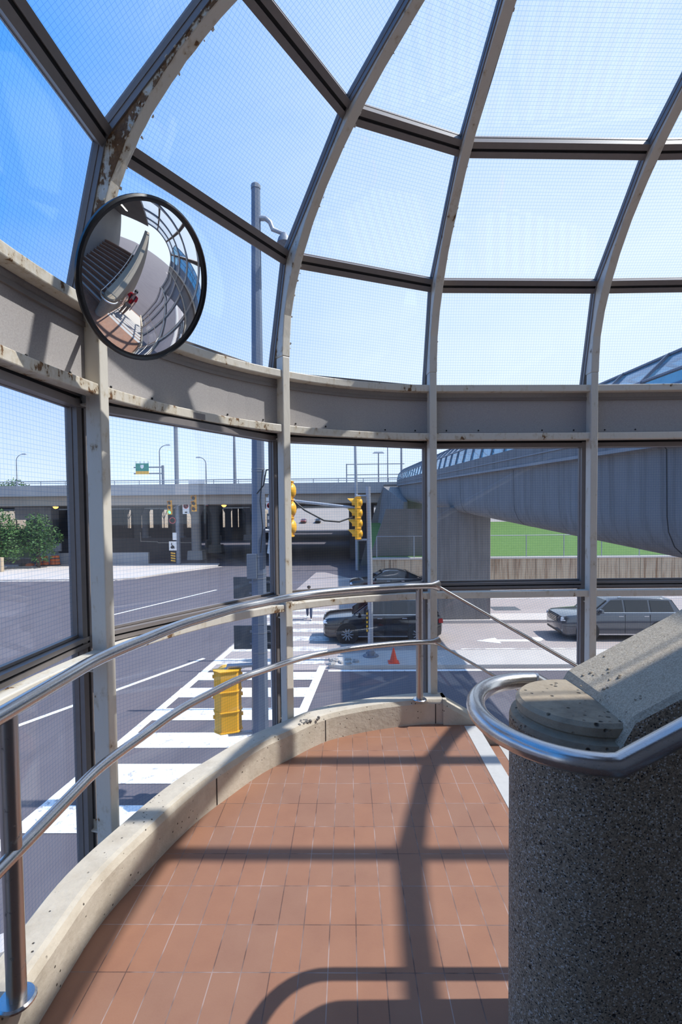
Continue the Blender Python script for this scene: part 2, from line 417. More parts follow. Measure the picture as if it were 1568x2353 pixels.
def rib_path(k, zbot):
    x, y, n = POSTS[k]; pts, outs = [], []
    P = [(0., zbot)]+PROF+([(2.25, 4.205), (2.47, 4.21)] if k >= 4 else [])
    # refine
    fine = []
    for i in range(len(P)-1):
        m = 4 if i > 1 else 1
        for j in range(m): fine.append((lerp(P[i][0], P[i+1][0], j/m), lerp(P[i][1], P[i+1][1], j/m)))
    fine.append(P[-1])
    for i, (t, z) in enumerate(fine):
        a = fine[max(0, i-1)]; c = fine[min(len(fine)-1, i+1)]; dt, dz = c[0]-a[0], c[1]-a[1]; l = math.hypot(dt, dz)
        pts.append(V((x, y, z))+n*t); outs.append((n*(-dz/l)+V((0, 0, dt/l))).normalized())
    return pts, outs
Z_TOP, Z_LOW, Z_SILL = 2.545, 2.178, .952
for k in range(9):
    x, y, n = POSTS[k]; s = n.cross(V((0, 0, 1))).normalized()
    zb = -.5 if k < 5 else -3.98
    root = empty('steel_rib', (x, y, zb), 'white painted steel post and arched rib '+TAG[k], 'rib', 'painted steel ribs', local=False)
    pts, outs = rib_path(k, zb); i0 = next(i for i, p in enumerate(pts) if p.z > 2.56)
    mat = 'paint_flaking' if k == 2 else ('paint_worn' if k in (1, 3) else 'paint_clean')
    b0 = MB(); b0.sweep(pts[:i0+1], s, outs[:i0+1], .056, .085); b0.build('post', 'paint_clean', root, bevel=.006)
    b0 = MB(); b0.sweep(pts[i0:], s, outs[i0:], .060, .098, jitter=.002 if k == 2 else .0005); b0.m = [1 if (i < 4*(len(pts)-i0-1) and i % 4 == 0) else 0 for i in range(len(b0.f))]; b0.build('arched_rib', [mat, 'paint_worn' if k == 2 else 'paint_clean'], root, bevel=.006)
    # welded clips out to the mullion
    for zc_ in ((.12, Z_SILL-.06, Z_LOW-.04, 3.27) if k < 5 else (Z_SILL-.06, 3.27)):
        if zc_ > 3: 
            i = min(range(len(pts)), key=lambda q: abs(pts[q].z-zc_)); p = pts[i]; o_ = outs[i]
        else: p = V((x, y, zc_)); o_ = -n
        cb = MB(); cb.bar(p+o_*.08, p+o_*.155, s, .05, .007); cb.bar(p+o_*.08+V((0, 0, -.02)), p+o_*.155+V((0, 0, -.02)), V((0, 0, 1)), .04, .008)
        cb.build('clip', 'paint_worn', root)
    if k in (2, 3, 4):        # curling flakes of paint along the edges of the rib
        fl = MB(); num = {2: 130, 3: 36, 4: 14}[k]
        for _ in range(num):
            i = random.randrange(i0+2, len(pts)-4); e = random.choice((-1, 1)) if k == 2 else -1
            p = pts[i]+s*(e*.030)+outs[i]*random.uniform(0, .03); t = (pts[i+1]-pts[i]).normalized()
            a = random.uniform(.006, .02); dv = (s*e*random.uniform(.2, 1)-outs[i]*random.uniform(-.2, .8)).normalized()*random.uniform(.004, .012); nn = t.cross(dv).normalized()*.0012
            q = [p-t*a*.5, p+t*a*.5, p+t*a*random.uniform(-.1, .5)+dv, p-t*a*random.uniform(0, .5)+dv]
            fl.add([v-nn for v in q]+[v+nn for v in q], [(3, 2, 1, 0), (4, 5, 6, 7), (0, 1, 5, 4), (1, 2, 6, 5), (2, 3, 7, 6), (3, 0, 4, 7)])
        fl.build('peeling_paint', 'paint_worn', root)['kind'] = 'stuff'
BAY = {0: 'off the left edge', 1: 'in the bay left of the round mirror', 2: 'in the bay right of the round mirror', 3: 'in the middle bay facing the black SUV',
       4: 'in the bay facing the bridge pier', 5: 'in the bay over the grey SUV', 6: 'in a bay off the right edge', 7: 'in a bay off the right edge'}
def bay_arc(k, off=0., m=10):
    """points and outward normals along the line of the posts from post k to k+1"""
    (x0, y0, n0), (x1, y1, n1) = POSTS[k], POSTS[k+1]; pts, outs = [], []
    for i in range(m+1):
        t = i/m
        if k in (2, 3):
            a0 = math.atan2(y0-CY, x0-CX); a1 = math.atan2(y1-CY, x1-CX); a = lerp(a0, a1, t); r = lerp(math.hypot(x0-CX, y0-CY), math.hypot(x1-CX, y1-CY), t)
            d = V((math.cos(a), math.sin(a), 0)); p = V((CX, CY, 0))+d*r; o_ = d
        elif k == 1:
            p = V((lerp(x0, x1, t)-.05*math.sin(PI*t), lerp(y0, y1, t), 0)); o_ = -(n0.lerp(n1, t)).normalized()
        else:
            p = V((lerp(x0, x1, t), lerp(y0, y1, t), 0)); o_ = -(n0.lerp(n1, t)).normalized()
        pts.append(p+o_*off); outs.append(o_)
    return pts, outs
UPZ = V((0, 0, 1))
for k in range(8):
    for nm, z, hgt, word, mat in (('top', Z_TOP, .05, 'upper white ring beam above the grey panel', 'paint_worn'), ('low', Z_LOW, .052, 'lower white ring beam under the grey panel', 'paint_peeling'), ('sill', Z_SILL, .05, 'waist-high white sill beam', 'paint_worn')):
        pts, outs = bay_arc(k, .012); pts = [p+UPZ*z for p in pts]
        o = MB().sweep(pts, UPZ, outs, hgt, .07).build('ring_beam', 'paint_clean' if k > 3 else mat, None, bevel=.005)
        tag(o, word+' '+BAY[k], 'beam', 'horizontal steel beams between the ribs')
    # grey spandrel panel between the two upper beams
    pts, outs = bay_arc(k, .085)
    o = MB().sweep([p+UPZ*(Z_LOW+Z_TOP)/2 for p in pts], UPZ, outs, Z_TOP-Z_LOW, .03).build('spandrel_panel', 'spandrel_grey')
    tag(o, 'grey rendered spandrel panel '+BAY[k], 'panel', 'grey panels between the ring beams')
    for t in (1, 3, 7, 9):
        MB().lathe([(.006, 0), (.006, .004), (.003, .006)], pts[t]+UPZ*(Z_LOW+.055), -outs[t], 8).build('bolt', 'gasket', o)
    ld = MB(); ld.sweep([p+UPZ*(Z_TOP-.07)-q*.012 for p, q in zip(pts, outs)], UPZ, outs, .022, .02); ld.sweep([p+UPZ*(Z_LOW+.032)-q*.006 for p, q in zip(pts, outs)], UPZ, outs, .012, .012)
    ld.build('edge_strip', 'aluminium', o)
# ---- aluminium grid and glass outside the ribs
def node(k, r):
    x, y, n = POSTS[k]; p = V((x, y, 0))
    t, z = {'b': (-.155, -.55 if k < 5 else -3.9), 's': (-.155, Z_SILL+.055), 'l': (-.155, Z_LOW-.03), 'u': (-.155, Z_TOP+.01),
            'A': (.045, 3.288), 'B': (.69, 3.838), 'C': (1.57, 4.215), 'D': (2.04 if k < 4 else 2.46, 4.28)}[r]
    return p+n*t+UPZ*z
ROWS = [('b', 's', 'lower'), ('s', 'l', 'eye-level'), ('u', 'A', 'first roof'), ('A', 'B', 'second roof'), ('B', 'C', 'third roof'), ('C', 'D', 'topmost roof')]
def grooved(name, p0, p1, nrm, parent=None, w=.074, d=.06):
    g = MB(); g.bar(p0, p1, nrm, w*.40, d, 0, -w*.30); g.bar(p0, p1, nrm, w*.40, d, 0, w*.30); g.bar(p0, p1, nrm, w*.20, d*.6, 1)
    g.bar(V(p0)+V(nrm)*d*.45, V(p1)+V(nrm)*d*.45, nrm, w*1.06, d*.3, 0)
    return g.build(name, ['aluminium', 'gasket'], parent)
tn = 1; wn = 1
for k in range(9):
    x, y, n = POSTS[k]
    for a, c, nm in ROWS:
        p0, p1 = node(k, a), node(k, c); t = (p1-p0).normalized(); out = (-n+t*n.dot(t)).normalized()
        if out.z < -.01: out = -out
        o = grooved('trim_%d' % tn, p0, p1, out); tn += 1
        structure(o, 'grooved grey aluminium mullion of the %s glazing row outside the post %s' % (nm, TAG[k]), 'mullion')
def bay_out(k):
    d = (-(POSTS[k][2])-(POSTS[k+1][2])); return d.normalized()
for k in range(8):
    for r, nm in (('s', 'sill'), ('l', 'window head'), ('A', 'lower roof'), ('B', 'middle roof'), ('C', 'upper roof')):
        p0, p1 = node(k, r), node(k+1, r); out = bay_out(k)
        if r in 'ABC': out = (out*{'A': .8, 'B': .5, 'C': .2}[r]+UPZ*{'A': .6, 'B': .86, 'C': .97}[r]).normalized()
        ww = {'s': .05, 'l': .085}.get(r, .088)
        o = grooved('trim_%d' % tn, p0, p1, out, w=ww); tn += 1
        structure(o, 'grooved grey aluminium %s transom %s' % (nm, BAY[k]), 'transom')
    for a, c, nm in ROWS:
        q = [node(k, a), node(k+1, a), node(k+1, c), node(k, c)]; ctr = sum(q, V())/4
        out = (q[1]-q[0]).cross(q[3]-q[0]).normalized()
        if out.dot(bay_out(k)+UPZ*.7) < 0: out = -out
        q = [p+out*.028 for p in q]
        ux = (q[1]-q[0]).normalized(); uy = (q[3]-q[0]); uy = (uy-ux*uy.dot(ux)).normalized()
        me = bpy.data.meshes.new('pane'); vs = q+[p+out*.008 for p in q]
        me.from_pydata([tuple(v-ctr) for v in vs], [], [(0, 1, 2, 3), (7, 6, 5, 4), (0, 4, 5, 1), (1, 5, 6, 2), (2, 6, 7, 3), (3, 7, 4, 0)])
        me.materials.append(MATS['pane_grid']); me.materials.append(MATS['pane_clear'])
        uvl = me.uv_layers.new(name='UVMap')
        for p in me.polygons:
            p.material_index = 0 if p.index == 0 else 1
            for li in p.loop_indices:
                d = V(vs[me.loops[li].vertex_index])-q[0]; uvl.data[li].uv = (d.dot(ux), d.dot(uy))
        w_ = bpy.data.objects.new('window_%d' % wn, None); wn += 1; COL.objects.link(w_); w_.location = ctr; w_.empty_display_size = .1
        structure(w_, 'clear gridded glass of the %s row %s' % (nm, BAY[k]), 'window')
        o = bpy.data.objects.new('pane', me); COL.objects.link(o); o.parent = w_
        fr = MB()
        for i in range(4):
            e0, e1 = q[i], q[(i+1) % 4]; inn = (ctr-(e0+e1)/2); inn = (inn-(e1-e0).normalized()*inn.dot((e1-e0).normalized())).normalized()
            fr.bar(e0+inn*.034-out*.010-ctr, e1+inn*.034-out*.010-ctr, out, .012, .022)
        f_ = fr.build('glazing_bead', 'aluminium', None); f_.parent = w_

# ---- landing floor, kerb, stairs
def r_in(a):   # kerb inner radius by angle (deg)
    pts = [(90, 1.94), (100, 1.97), (120, 1.975), (135, 1.90), (150, 1.855), (165, 1.845), (180, 1.88)]
    for (a0, r0), (a1, r1) in zip(pts, pts[1:]):
        if a <= a1: 
            t = max(0, (a-a0)/(a1-a0)); t = t*t*(3-2*t); return lerp(r0, r1, t)
    return pts[-1][1]
def arc_line(off, a0=94.5, a1=180, m=44):
    out = []
    for i in range(m+1):
        a = lerp(a0, a1, i/m); d = V((math.cos(R_(a)), math.sin(R_(a)), 0)); out.append(V((CX, CY, 0))+d*(r_in(a)+off))
    return out
inner = arc_line(0.)
XL = inner[-1].x
poly = [(p.x, p.y) for p in inner]+[(XL, -1.2), (.955, -1.2), (.955, inner[0].y)]
fl = MB().prism(poly, .16, lambda x, y, z: (x, y, z-.16)).build('floor', 'quarry_tile')
structure(fl, 'red-brown quarry tile landing floor with sun and rib shadows', 'floor')
nb = MB().span((.852, 1.62, .0005), (.955, 3.70, .0022)).build('nosing_strip', 'nosing_white', fl); nb['label'] = 'white strip along the landing edge'
# kerb: section swept round the landing then down beside the stairs
RIS, TRE, X0 = .15, .256, .955
SL = RIS/TRE
kb = MB(); KW = .15; KH = .19
path_i = [(p, 0.) for p in reversed(inner)]
path_i = [(V((XL, -1.2, 0)), 0.), (V((XL, .6, 0)), 0.)]+path_i
nrm_i = []
for (p, _) in path_i:
    d = (p-V((CX, CY, 0))); d.z = 0; nrm_i.append(V((-1, 0, 0)) if p.y < CY-.05 else d.normalized())
rings = []
for (p, dz), n in zip(path_i, nrm_i):
    rings.append([p+UPZ*-.4, p+UPZ*(KH-.035), p+n*.014+UPZ*(KH-.006), p+n*.034+UPZ*KH, p+n*(KW-.012)+UPZ*KH, p+n*KW+UPZ*(KH-.012), p+n*KW+UPZ*-.4])
x1 = .70
for x in (x1, 1.2, 2.2, 5.5):
    p = V((x, 3.722, 0)); dz = -(x-x1)*SL*1.0; n = V((0, 1, 0))
    rings.append([p+UPZ*(-.6+dz), p+UPZ*(KH-.035+dz), p+n*.014+UPZ*(KH-.006+dz), p+n*.034+UPZ*(KH+dz), p+n*(KW-.012)+UPZ*(KH+dz), p+n*KW+UPZ*(KH-.012+dz), p+n*KW+UPZ*(-.6+dz)])
kb.loft(rings)
kerb = kb.build('kerb', 'kerb_concrete', None, smooth=False)
for a in (122.5, 151., 97.):      # formwork joints across the kerb
    d = V((math.cos(R_(a)), math.sin(R_(a)), 0)); q = V((CX, CY, 0))+d*(r_in(a)-.0012); t = UPZ.cross(d)
    MB().bar(q+UPZ*.005, q+UPZ*(KH-.036), t, .003, .006).build('joint', 'gasket', kerb)
a = 127.; d = V((math.cos(R_(a)), math.sin(R_(a)), 0)); rk = random.Random(5); chp = MB()
for _ in range(26):               # broken edge of the kerb
    q = V((CX, CY, KH-.006))+d*(r_in(a)+.02+rk.uniform(-.012, .035))+UPZ.cross(d)*rk.gauss(0, .045); r = rk.uniform(.006, .014)
    chp.lathe([(r*.6, -r), (r, 0), (r*.5, r*.6), (.0005, r*.7)], q, (rk.uniform(-.5, .5), rk.uniform(-.5, .5), 1), 6)
chp.build('broken_edge', 'concrete_dark', kerb)['kind'] = 'stuff'
structure(kerb, 'low stained concrete kerb curving round the landing', 'kerb')
# the flight that goes down beside the glass and the flight that goes up beside the viewer
def flight(name, y0, y1, down, label):
    root = empty(name, (X0, (y0+y1)/2, 0), label, 'stairs', kind='structure', local=False)
    prof = [(X0, 0.)]
    nst = 15 if down else 12
    if down:
        for i in range(1, nst+1): prof += [(X0+TRE*(i-1), -RIS*i), (X0+TRE*i, -RIS*i)]
    else:
        for i in range(1, nst+1): prof += [(X0+TRE*(i-1), RIS*i), (X0+TRE*i, RIS*i)]
    xe, ze = prof[-1]
    poly = prof+([(xe, ze-.3), (X0, -.35)] if down else [(xe, ze-.35), (X0+.5, -.16), (X0, -.16)])
    MB().prism(poly, y1-y0, lambda x, z, h: (x, y0+h, z)).build('steps', 'quarry_tile', root)
    for i in range(1, nst):
        e = X0+TRE*i if down else X0+TRE*(i-1); z = -RIS*i if down else RIS*i; sgn = -1 if down else 1
        MB().span((min(e, e+sgn*.10), y0+.02, z+.0005), (max(e, e+sgn*.10), y1-.02, z+.0022)).build('nosing_strip', 'nosing_white', root)
    return root
flight('stair_flight_down', 1.608, 3.722, True, 'tiled stairs going down right of the landing, with white nosings')
flight('stair_flight_up', -1.2, 1.22, False, 'tiled stairs going up beside the concrete stair wall')
# ---- stair wall with a rounded end
WX, WY, WR = .656, 1.414, .194
WT = 1.076   # top of the wall end
wb = MB(); rings = []
xs = [WX-WR*math.cos(a) for a in [R_(q) for q in (3, 12, 22, 34, 46, 58, 70, 80)]]+[.656, .70, .85, 1.2, 1.6, 2.2, 3.2, 4.2, 5.4]
for x in xs:
    hw = WR if x >= WX else math.sqrt(max(0, WR*WR-(WX-x)**2))
    zt = WT-.058 if x < .665 else WT+.003+.545*(x-.665)
    rings.append([(x, WY-hw, -3.7), (x, WY-hw, zt-.012), (x, WY-hw+min(.014, hw*.5), zt), (x, WY+hw-min(.014, hw*.5), zt), (x, WY+hw, zt-.012), (x, WY+hw, -3.7)])
wb.loft(rings); wb.m = [1 if (8*6 <= i < 6*(len(xs)-1) and i % 6 in (1, 2, 3)) else 0 for i in range(len(wb.f))]
wall = wb.build('wall_middle', ['aggregate', 'cap_aggregate'], None)
structure(wall, 'exposed aggregate concrete stair wall with rounded end and sloping cap', 'wall')
cp = MB(); cp.lathe([(.194, -.066), (.189, -.050), (.172, -.046), (.168, -.040), (.174, -.034), (.175, -.012), (.165, -.002), (0.0005, .003)], (WX, WY, WT), None, 40)
cpo = cp.build('cap_disc', 'cap_mortar', wall, smooth=True); cpo['label'] = 'round mortar cap on the wall end'
ck = MB()
for q in range(16):      # broken mortar at the joint where the slope begins
    x, y = random.gauss(.735, .04), random.uniform(1.27, 1.57); r = random.uniform(.003, .007)
    z = max(WT, WT+.003+.545*(x-.665))
    ck.lathe([(r*.3, -r*.6), (r, 0), (r*.7, r*.5), (.0005, r*.7)], (x, y, z), (random.uniform(-.4, .4), random.uniform(-.4, .4), 1), 6)
ck.build('crumbled_mortar', 'cap_mortar', wall)['kind'] = 'stuff'
# ---- handrail looping round the wall end
hr = empty('wall_handrail', (.40, WY, 1.03), 'polished steel handrail looping round the concrete wall end', 'handrail', local=False)
path = []
RR = .027
RZ, YN, YF = 1.030, 1.128, 1.701
def zr(x): return RZ+max(0, x-.611)*.545
for x in (3.2, 2.2, 1.5, 1.1): path.append((x, YN, zr(x)))
path1 = [V(p) for p in path]+[V((.773, YN, zr(.773)))]
loop = [V((.773, YN, zr(.773))), V((.611, YN, RZ))]
for i in range(1, 24):
    a = lerp(-PI/2, -1.5*PI, i/24); loop.append(V((.611+.243*math.cos(a), WY+.2865*math.sin(a), RZ)))
loop += [V((.63, YF, RZ))]
dn = [V((.63, YF, RZ))]+[V((x, YF, RZ-(x-.63)*SL)) for x in (1.2, 2.2, 3.6)]
MB().tube(loop, RR, 24).build('loop', 'stainless', hr, smooth=True)
MB().tube(path1, RR, 24).build('rising_rail', 'stainless', hr, smooth=True)
MB().tube(dn, RR, 24).build('descending_rail', 'stainless', hr, smooth=True)
MB().lathe([(RR+.0006, -.002), (RR+.0006, .002)], (.773, YN, zr(.773)), (1, 0, .545), 24).build('joint', 'gasket', hr)
for (x, y, sg) in ((1.45, YN, 1), (2.6, YN, 1), (1.5, YF, -1), (2.8, YF, -1)):
    z = zr(x) if sg > 0 else RZ-(x-.63)*SL
    MB().tube([(x, y, z-.02), (x, y, z-.07), (x, y+sg*.04, z-.09), (x, y+sg*.092, z-.09)], .009, 10).lathe([(.03, 0), (.03, .006)], (x, y+sg*.09, z-.09), (0, -sg, 0), 16).build('bracket', 'stainless', hr, smooth=True)
# ---- railing on the kerb
rl = empty('railing', (CX-1.9, CY, KH), 'curved two-bar stainless steel railing along the kerb', 'railing', local=False)
def rail_r(a):
    pts = [(90, 1.945), (108, 1.955), (125, 1.96), (140, 1.905), (155, 1.86), (168, 1.838), (180, 1.86)]
    for (a0, r0), (a1, r1) in zip(pts, pts[1:]):
        if a <= a1:
            t = max(0, (a-a0)/(a1-a0)); t = t*t*(3-2*t); return lerp(r0, r1, t)
    return pts[-1][1]
def rail_pts(z, x_end, dx=0.):
    out = []
    for i in range(61):
        a = lerp(96.5, 180, i/60); d = V((math.cos(R_(a)), math.sin(R_(a)), 0)); out.append(V((CX, CY, z))+d*rail_r(a))
    out.reverse(); xl = out[0].x
    out = [V((xl, -1.1, z)), V((xl, .9, z))]+out
    y = out[-1].y; out.append(V((.655+dx, y, z))); out.append(V((x_end, y, z-(x_end-.655-dx)*SL)))
    return out
MB().tube(rail_pts(1.053, 4.0), .0245, 20).build('top_rail', 'stainless', rl, smooth=True)
MB().tube(rail_pts(.632, 4.0, -.02), .0205, 20).build('middle_rail', 'stainless', rl, smooth=True)
for (x, y, z0, zt) in ((-.985, 1.405, KH, 1.05), (.525, rail_pts(1, 4)[-2].y, KH, 1.05), (-.975, -.4, KH, 1.05), (2.4, rail_pts(1, 4)[-2].y, KH-(2.4-.7)*SL, 1.05-(2.4-.655)*SL)):
    pb = MB().cyl((x, y, z0), (x, y, zt), .0265, 20).build('railing_post', 'stainless_stained', rl, smooth=True); pb['label'] = 'brown-stained steel post'
    fb = MB().lathe([(.052, 0), (.052, .006), (.046, .011), (.028, .012)], (x, y, z0), None, 28).build('base_flange', 'stainless', None, smooth=True)
    fb.parent = pb; fb.location = (0, 0, 0)
# ---- convex mirror
mc = V((-.822, 2.10, 2.565)); mn = V((.83, -.42, -.44)).normalized()
mr = empty('convex_mirror', mc, 'round black-rimmed convex safety mirror on the left post', 'mirror', local=False)
Rm = .303; sag = .070; Rs = (Rm*Rm+sag*sag)/(2*sag)
prof = [(math.sqrt(max(0, Rs*Rs-(Rs-sag+hh)**2)), hh) for hh in [sag*i/28 for i in range(29)]]; prof[-1] = (.0004, sag)
MB().lathe(prof, mc, mn, 72).build('mirror_dome', 'mirror_glass', mr, smooth=True)
MB().lathe([(Rm-.004, -.012), (Rm+.004, -.014), (Rm+.011, -.004), (Rm+.011, .008), (Rm+.003, .014), (Rm-.004, .006)], mc, mn, 72).lathe([(Rm*.99, -.013), (Rm*.8, -.045), (.05, -.07), (.0005, -.071)], mc, mn, 48).build('rim', 'mirror_rim', mr, smooth=True)
bk = mc-mn*.07; pp = V((POSTS[2][0], POSTS[2][1], 2.62))+POSTS[2][2]*.005
MB().tube([bk+mn*.01, bk-mn*.04, pp+POSTS[2][2]*.03, pp], .012, 10).build('mounting_arm', 'mirror_rim', mr, smooth=True)
# ---- back of the tower (seen only in the mirror and by its shade)
structure(MB().span((-1.45, -1.45, -4), (6.2, -1.2, 4.5)).build('wall_back', 'concrete_grey'), 'plain concrete wall behind the viewer', 'wall')
structure(MB().span((.93, -1.2, 4.2), (6.2, 1.44, 4.5)).build('ceiling', 'concrete_dark'), 'concrete roof slab over the rising stairs', 'ceiling')
structure(MB().span((-1.45, -1.2, 4.3), (.93, -.3, 4.5)).build('ceiling_return', 'concrete_dark'), 'concrete roof edge behind the viewer', 'ceiling')
lf = empty('ceiling_lamp', (3.6, .1, 4.2), 'lit strip lamp under the concrete roof slab', 'lamp', local=False)
MB().span((3.0, .02, 4.12), (4.2, .18, 4.2)).build('housing', 'sign_white', lf, bevel=.01); MB().span((3.03, .04, 4.105), (4.17, .16, 4.119)).build('diffuser', 'glow_tube', lf)
# tower wall under the landing
pts = arc_line(.08, 94.5, 180, 24); rings = []
wl = MB(); poly = [(p.x, p.y) for p in pts]+[(pts[-1].x, -1.45), (.6, -1.45), (.6, pts[0].y)]
structure(wl.prism(poly, 3.48, lambda x, y, z: (x, y, GZ+z)).build('wall_tower', 'concrete_grey'), 'concrete base of the stair tower under the landing', 'wall')
#EXTERIOR
# ================================================================== THE STREET OUTSIDE
def ray(px, py): return RGT*((px-784)/FPX)+UPV*((1176.5+SHY-py)/FPX)+FWD
def at(px, py, Y): d = ray(px, py); return EYE+d*(Y/d.y)
def gz(px, py, z=GZ): d = ray(px, py); return EYE+d*((z-EYE.z)/d.z)
def slab(name, poly, z0, z1, mat, parent=None): return MB().prism(poly, z1-z0, lambda x, y, h: (x, y, z0+h)).build(name, mat, parent)
def strip(name, a, b_, w, mat, parent, z=GZ+.008, h=.004):
    a, b_ = V((a[0], a[1], 0)), V((b_[0], b_[1], 0)); q = (b_-a).normalized().cross(UPZ)*w/2
    return slab(name, [tuple((a+q)[:2]), tuple((b_+q)[:2]), tuple((b_-q)[:2]), tuple((a-q)[:2])], z, z+h, mat, parent)
road = MB().span((-260, -60, GZ-.3), (260, 400, GZ)).build('road', 'asphalt')
structure(road, 'grey asphalt street crossing far below the landing', 'road')
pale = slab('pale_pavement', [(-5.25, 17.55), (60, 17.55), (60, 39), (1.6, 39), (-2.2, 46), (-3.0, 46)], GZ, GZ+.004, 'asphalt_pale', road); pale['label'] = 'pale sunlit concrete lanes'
# zebra crossing
for y0, y1, m in ((8.53, 9.36, 0), (10.13, 10.94, 0), (11.7, 12.52, 0), (13.28, 14.1, 0), (14.95, 15.76, 0), (16.5, 17.3, 0), (18.2, 18.95, 1), (19.9, 20.6, 1), (21.5, 22.3, 1), (23.1, 23.8, 1), (24.7, 25.4, 1), (26.3, 27.0, 1), (27.9, 28.6, 1)):
    xl = -5.95+(y0-8.5)*.085; xr = -1.72+(y0-8.5)*.075
    if y0 > 18: xr = -.95+(y0-18)*.02
    strip('zebra_stripe', (xl, (y0+y1)/2), (xr, (y0+y1)/2), y1-y0, 'road_paint_worn' if m else 'road_paint', road)
strip('crossing_line', (-6.2, 5.5), (-4.5, 24), .24, 'road_paint', road, GZ+.010)
strip('crossing_line', (-1.95, 6.5), (-.98, 18.0), .26, 'road_paint', road, GZ+.010)
strip('lane_line', (-13.4, 26.5), (-9.6, 36.0), .16, 'road_paint', road); strip('lane_line', (-11.0, 8.9), (-5.6, 19.0), .16, 'road_paint', road)
strip('edge_line', (-.75, 17.42), (40, 17.42), .17, 'road_paint', road)
strip('lane_line', (4.5, 20.1), (9.5, 20.1), .14, 'road_paint_worn', road); strip('lane_line', (6.0, 31.5), (40, 31.5), .14, 'road_paint_worn', road)
strip('skid_mark', (-3.2, 41.5), (-.4, 42.6), .10, 'sign_back', road)
ar = MB()
for pl in ([(0, .45), (.95, -.05), (.95, .95)], [(.95, .28), (2.3, .28), (2.3, .62), (.95, .62)], [(2.3, .28), (2.75, .36), (2.98, .62), (3.0, 1.0), (2.62, 1.0), (2.55, .74), (2.3, .62)]):
    ar.prism(pl, .004, lambda x, y, h: (5.45+x*.98, 20.95+y*.95, GZ+.008+h))
ar.build('turn_arrow', 'road_paint', road)
strip('manhole', (8.1, 28.4), (9.6, 28.4), 1.1, 'sign_back', road, GZ+.005, .003)
# refuge island, median, far pavement, kerbs
def island(name, poly, h, top, label, cat):
    o = slab(name, poly, GZ, GZ+h, top); structure(o, label, cat); return o
isl = island('sidewalk_island', [(-.75, 17.75), (-.3, 17.62), (3, 17.62), (40, 17.62), (40, 19.5), (1.2, 19.5), (-.4, 18.9)], .14, 'island_top', 'pale kerbed refuge island with the traffic cone on it', 'island')
rb = random.Random(3)
for _ in range(16):
    m = MB(); x, y = rb.uniform(-.7, .25), rb.uniform(17.75, 18.3); r = rb.uniform(.04, .13)
    m.box((x, y, GZ+.15+r*.2), (r*2, r*1.4, r*.7), Matrix.Rotation(rb.uniform(0, 3), 3, 'Z') @ Matrix.Rotation(rb.uniform(-.4, .4), 3, 'X'), 0, .8)
    o = m.build('broken_concrete', 'concrete_grey'); tag(o, 'lump of broken kerb concrete on the island tip', 'rubble', 'broken concrete on the island tip')
island('sidewalk_median', [(4.2, 24.7), (60, 24.7), (60, 26.3), (4.2, 26.3)], .16, 'sidewalk', 'pale kerbed median under the footbridge pier', 'median')
island('sidewalk_far', [(-120, 40.9), (-19.6, 41.6), (-18.2, 42.3), (-13.6, 51.8), (-13.9, 53.6), (-17.0, 54), (-120, 54)], .13, 'sidewalk', 'pinkish sunlit pavement before the overpass', 'pavement')
strip('kerb_line', (-120, 40.75), (-19.6, 41.45), .3, 'road_paint_worn', road); strip('kerb_line', (-19.4, 41.5), (-13.2, 51.6), .35, 'sidewalk', road)
island('sidewalk_near', [(-6.5, 4.9), (-3.4, 7.2), (-2.4, 7.5), (-2.3, 7.2), (-3.2, 6.9), (-6.4, 4.6)], .12, 'sidewalk', 'thin pale kerb of the pavement below the tower', 'kerb')
# retaining wall, lawn bank and fence behind the lanes
rw = MB().span((1.7, 38.7, GZ), (70, 39.1, -2.15)).build('wall_retaining', 'retaining'); structure(rw, 'tan rust-streaked concrete retaining wall under the lawn', 'wall')
cpw = MB().span((1.7, 38.62, -2.17), (70, 39.18, -2.05)).build('coping', 'sidewalk', rw)
MB().span((1.7, 38.3, GZ), (70, 38.7, GZ+.16)).build('kerb', 'sidewalk', rw)
lw = MB(); n = 40
lw.add([(2.0, 39.2, -2.2), (70, 39.2, -2.2), (70, 51, .4), (2.0, 51, .4), (2.0, 39.2, GZ), (70, 39.2, GZ), (70, 51, GZ), (2.0, 51, GZ)], [(0, 1, 2, 3), (4, 5, 1, 0), (5, 6, 2, 1), (6, 7, 3, 2), (7, 4, 0, 3), (7, 6, 5, 4)])
lawn = lw.build('lawn', 'lawn'); tag(lawn, 'bright green mown grass bank above the retaining wall', 'grass', kind='stuff')
fe = empty('chain_link_fence', (2.2, 39.0, -2.05), 'thin galvanised fence of posts and rails along the retaining wall', 'fence', local=False)
for i in range(14):
    x = 2.2+2.9*i; MB().cyl((x, 39.0, -2.06), (x, 39.0, -.35), .035, 8).build('fence_post', 'galvanised', fe)
MB().cyl((2.2, 39.0, -.38), (40, 39.0, -.38), .028, 8).build('top_rail', 'galvanised', fe); MB().cyl((2.2, 39.0, -2.0), (40, 39.0, -2.0), .015, 8).build('bottom_wire', 'galvanised', fe)

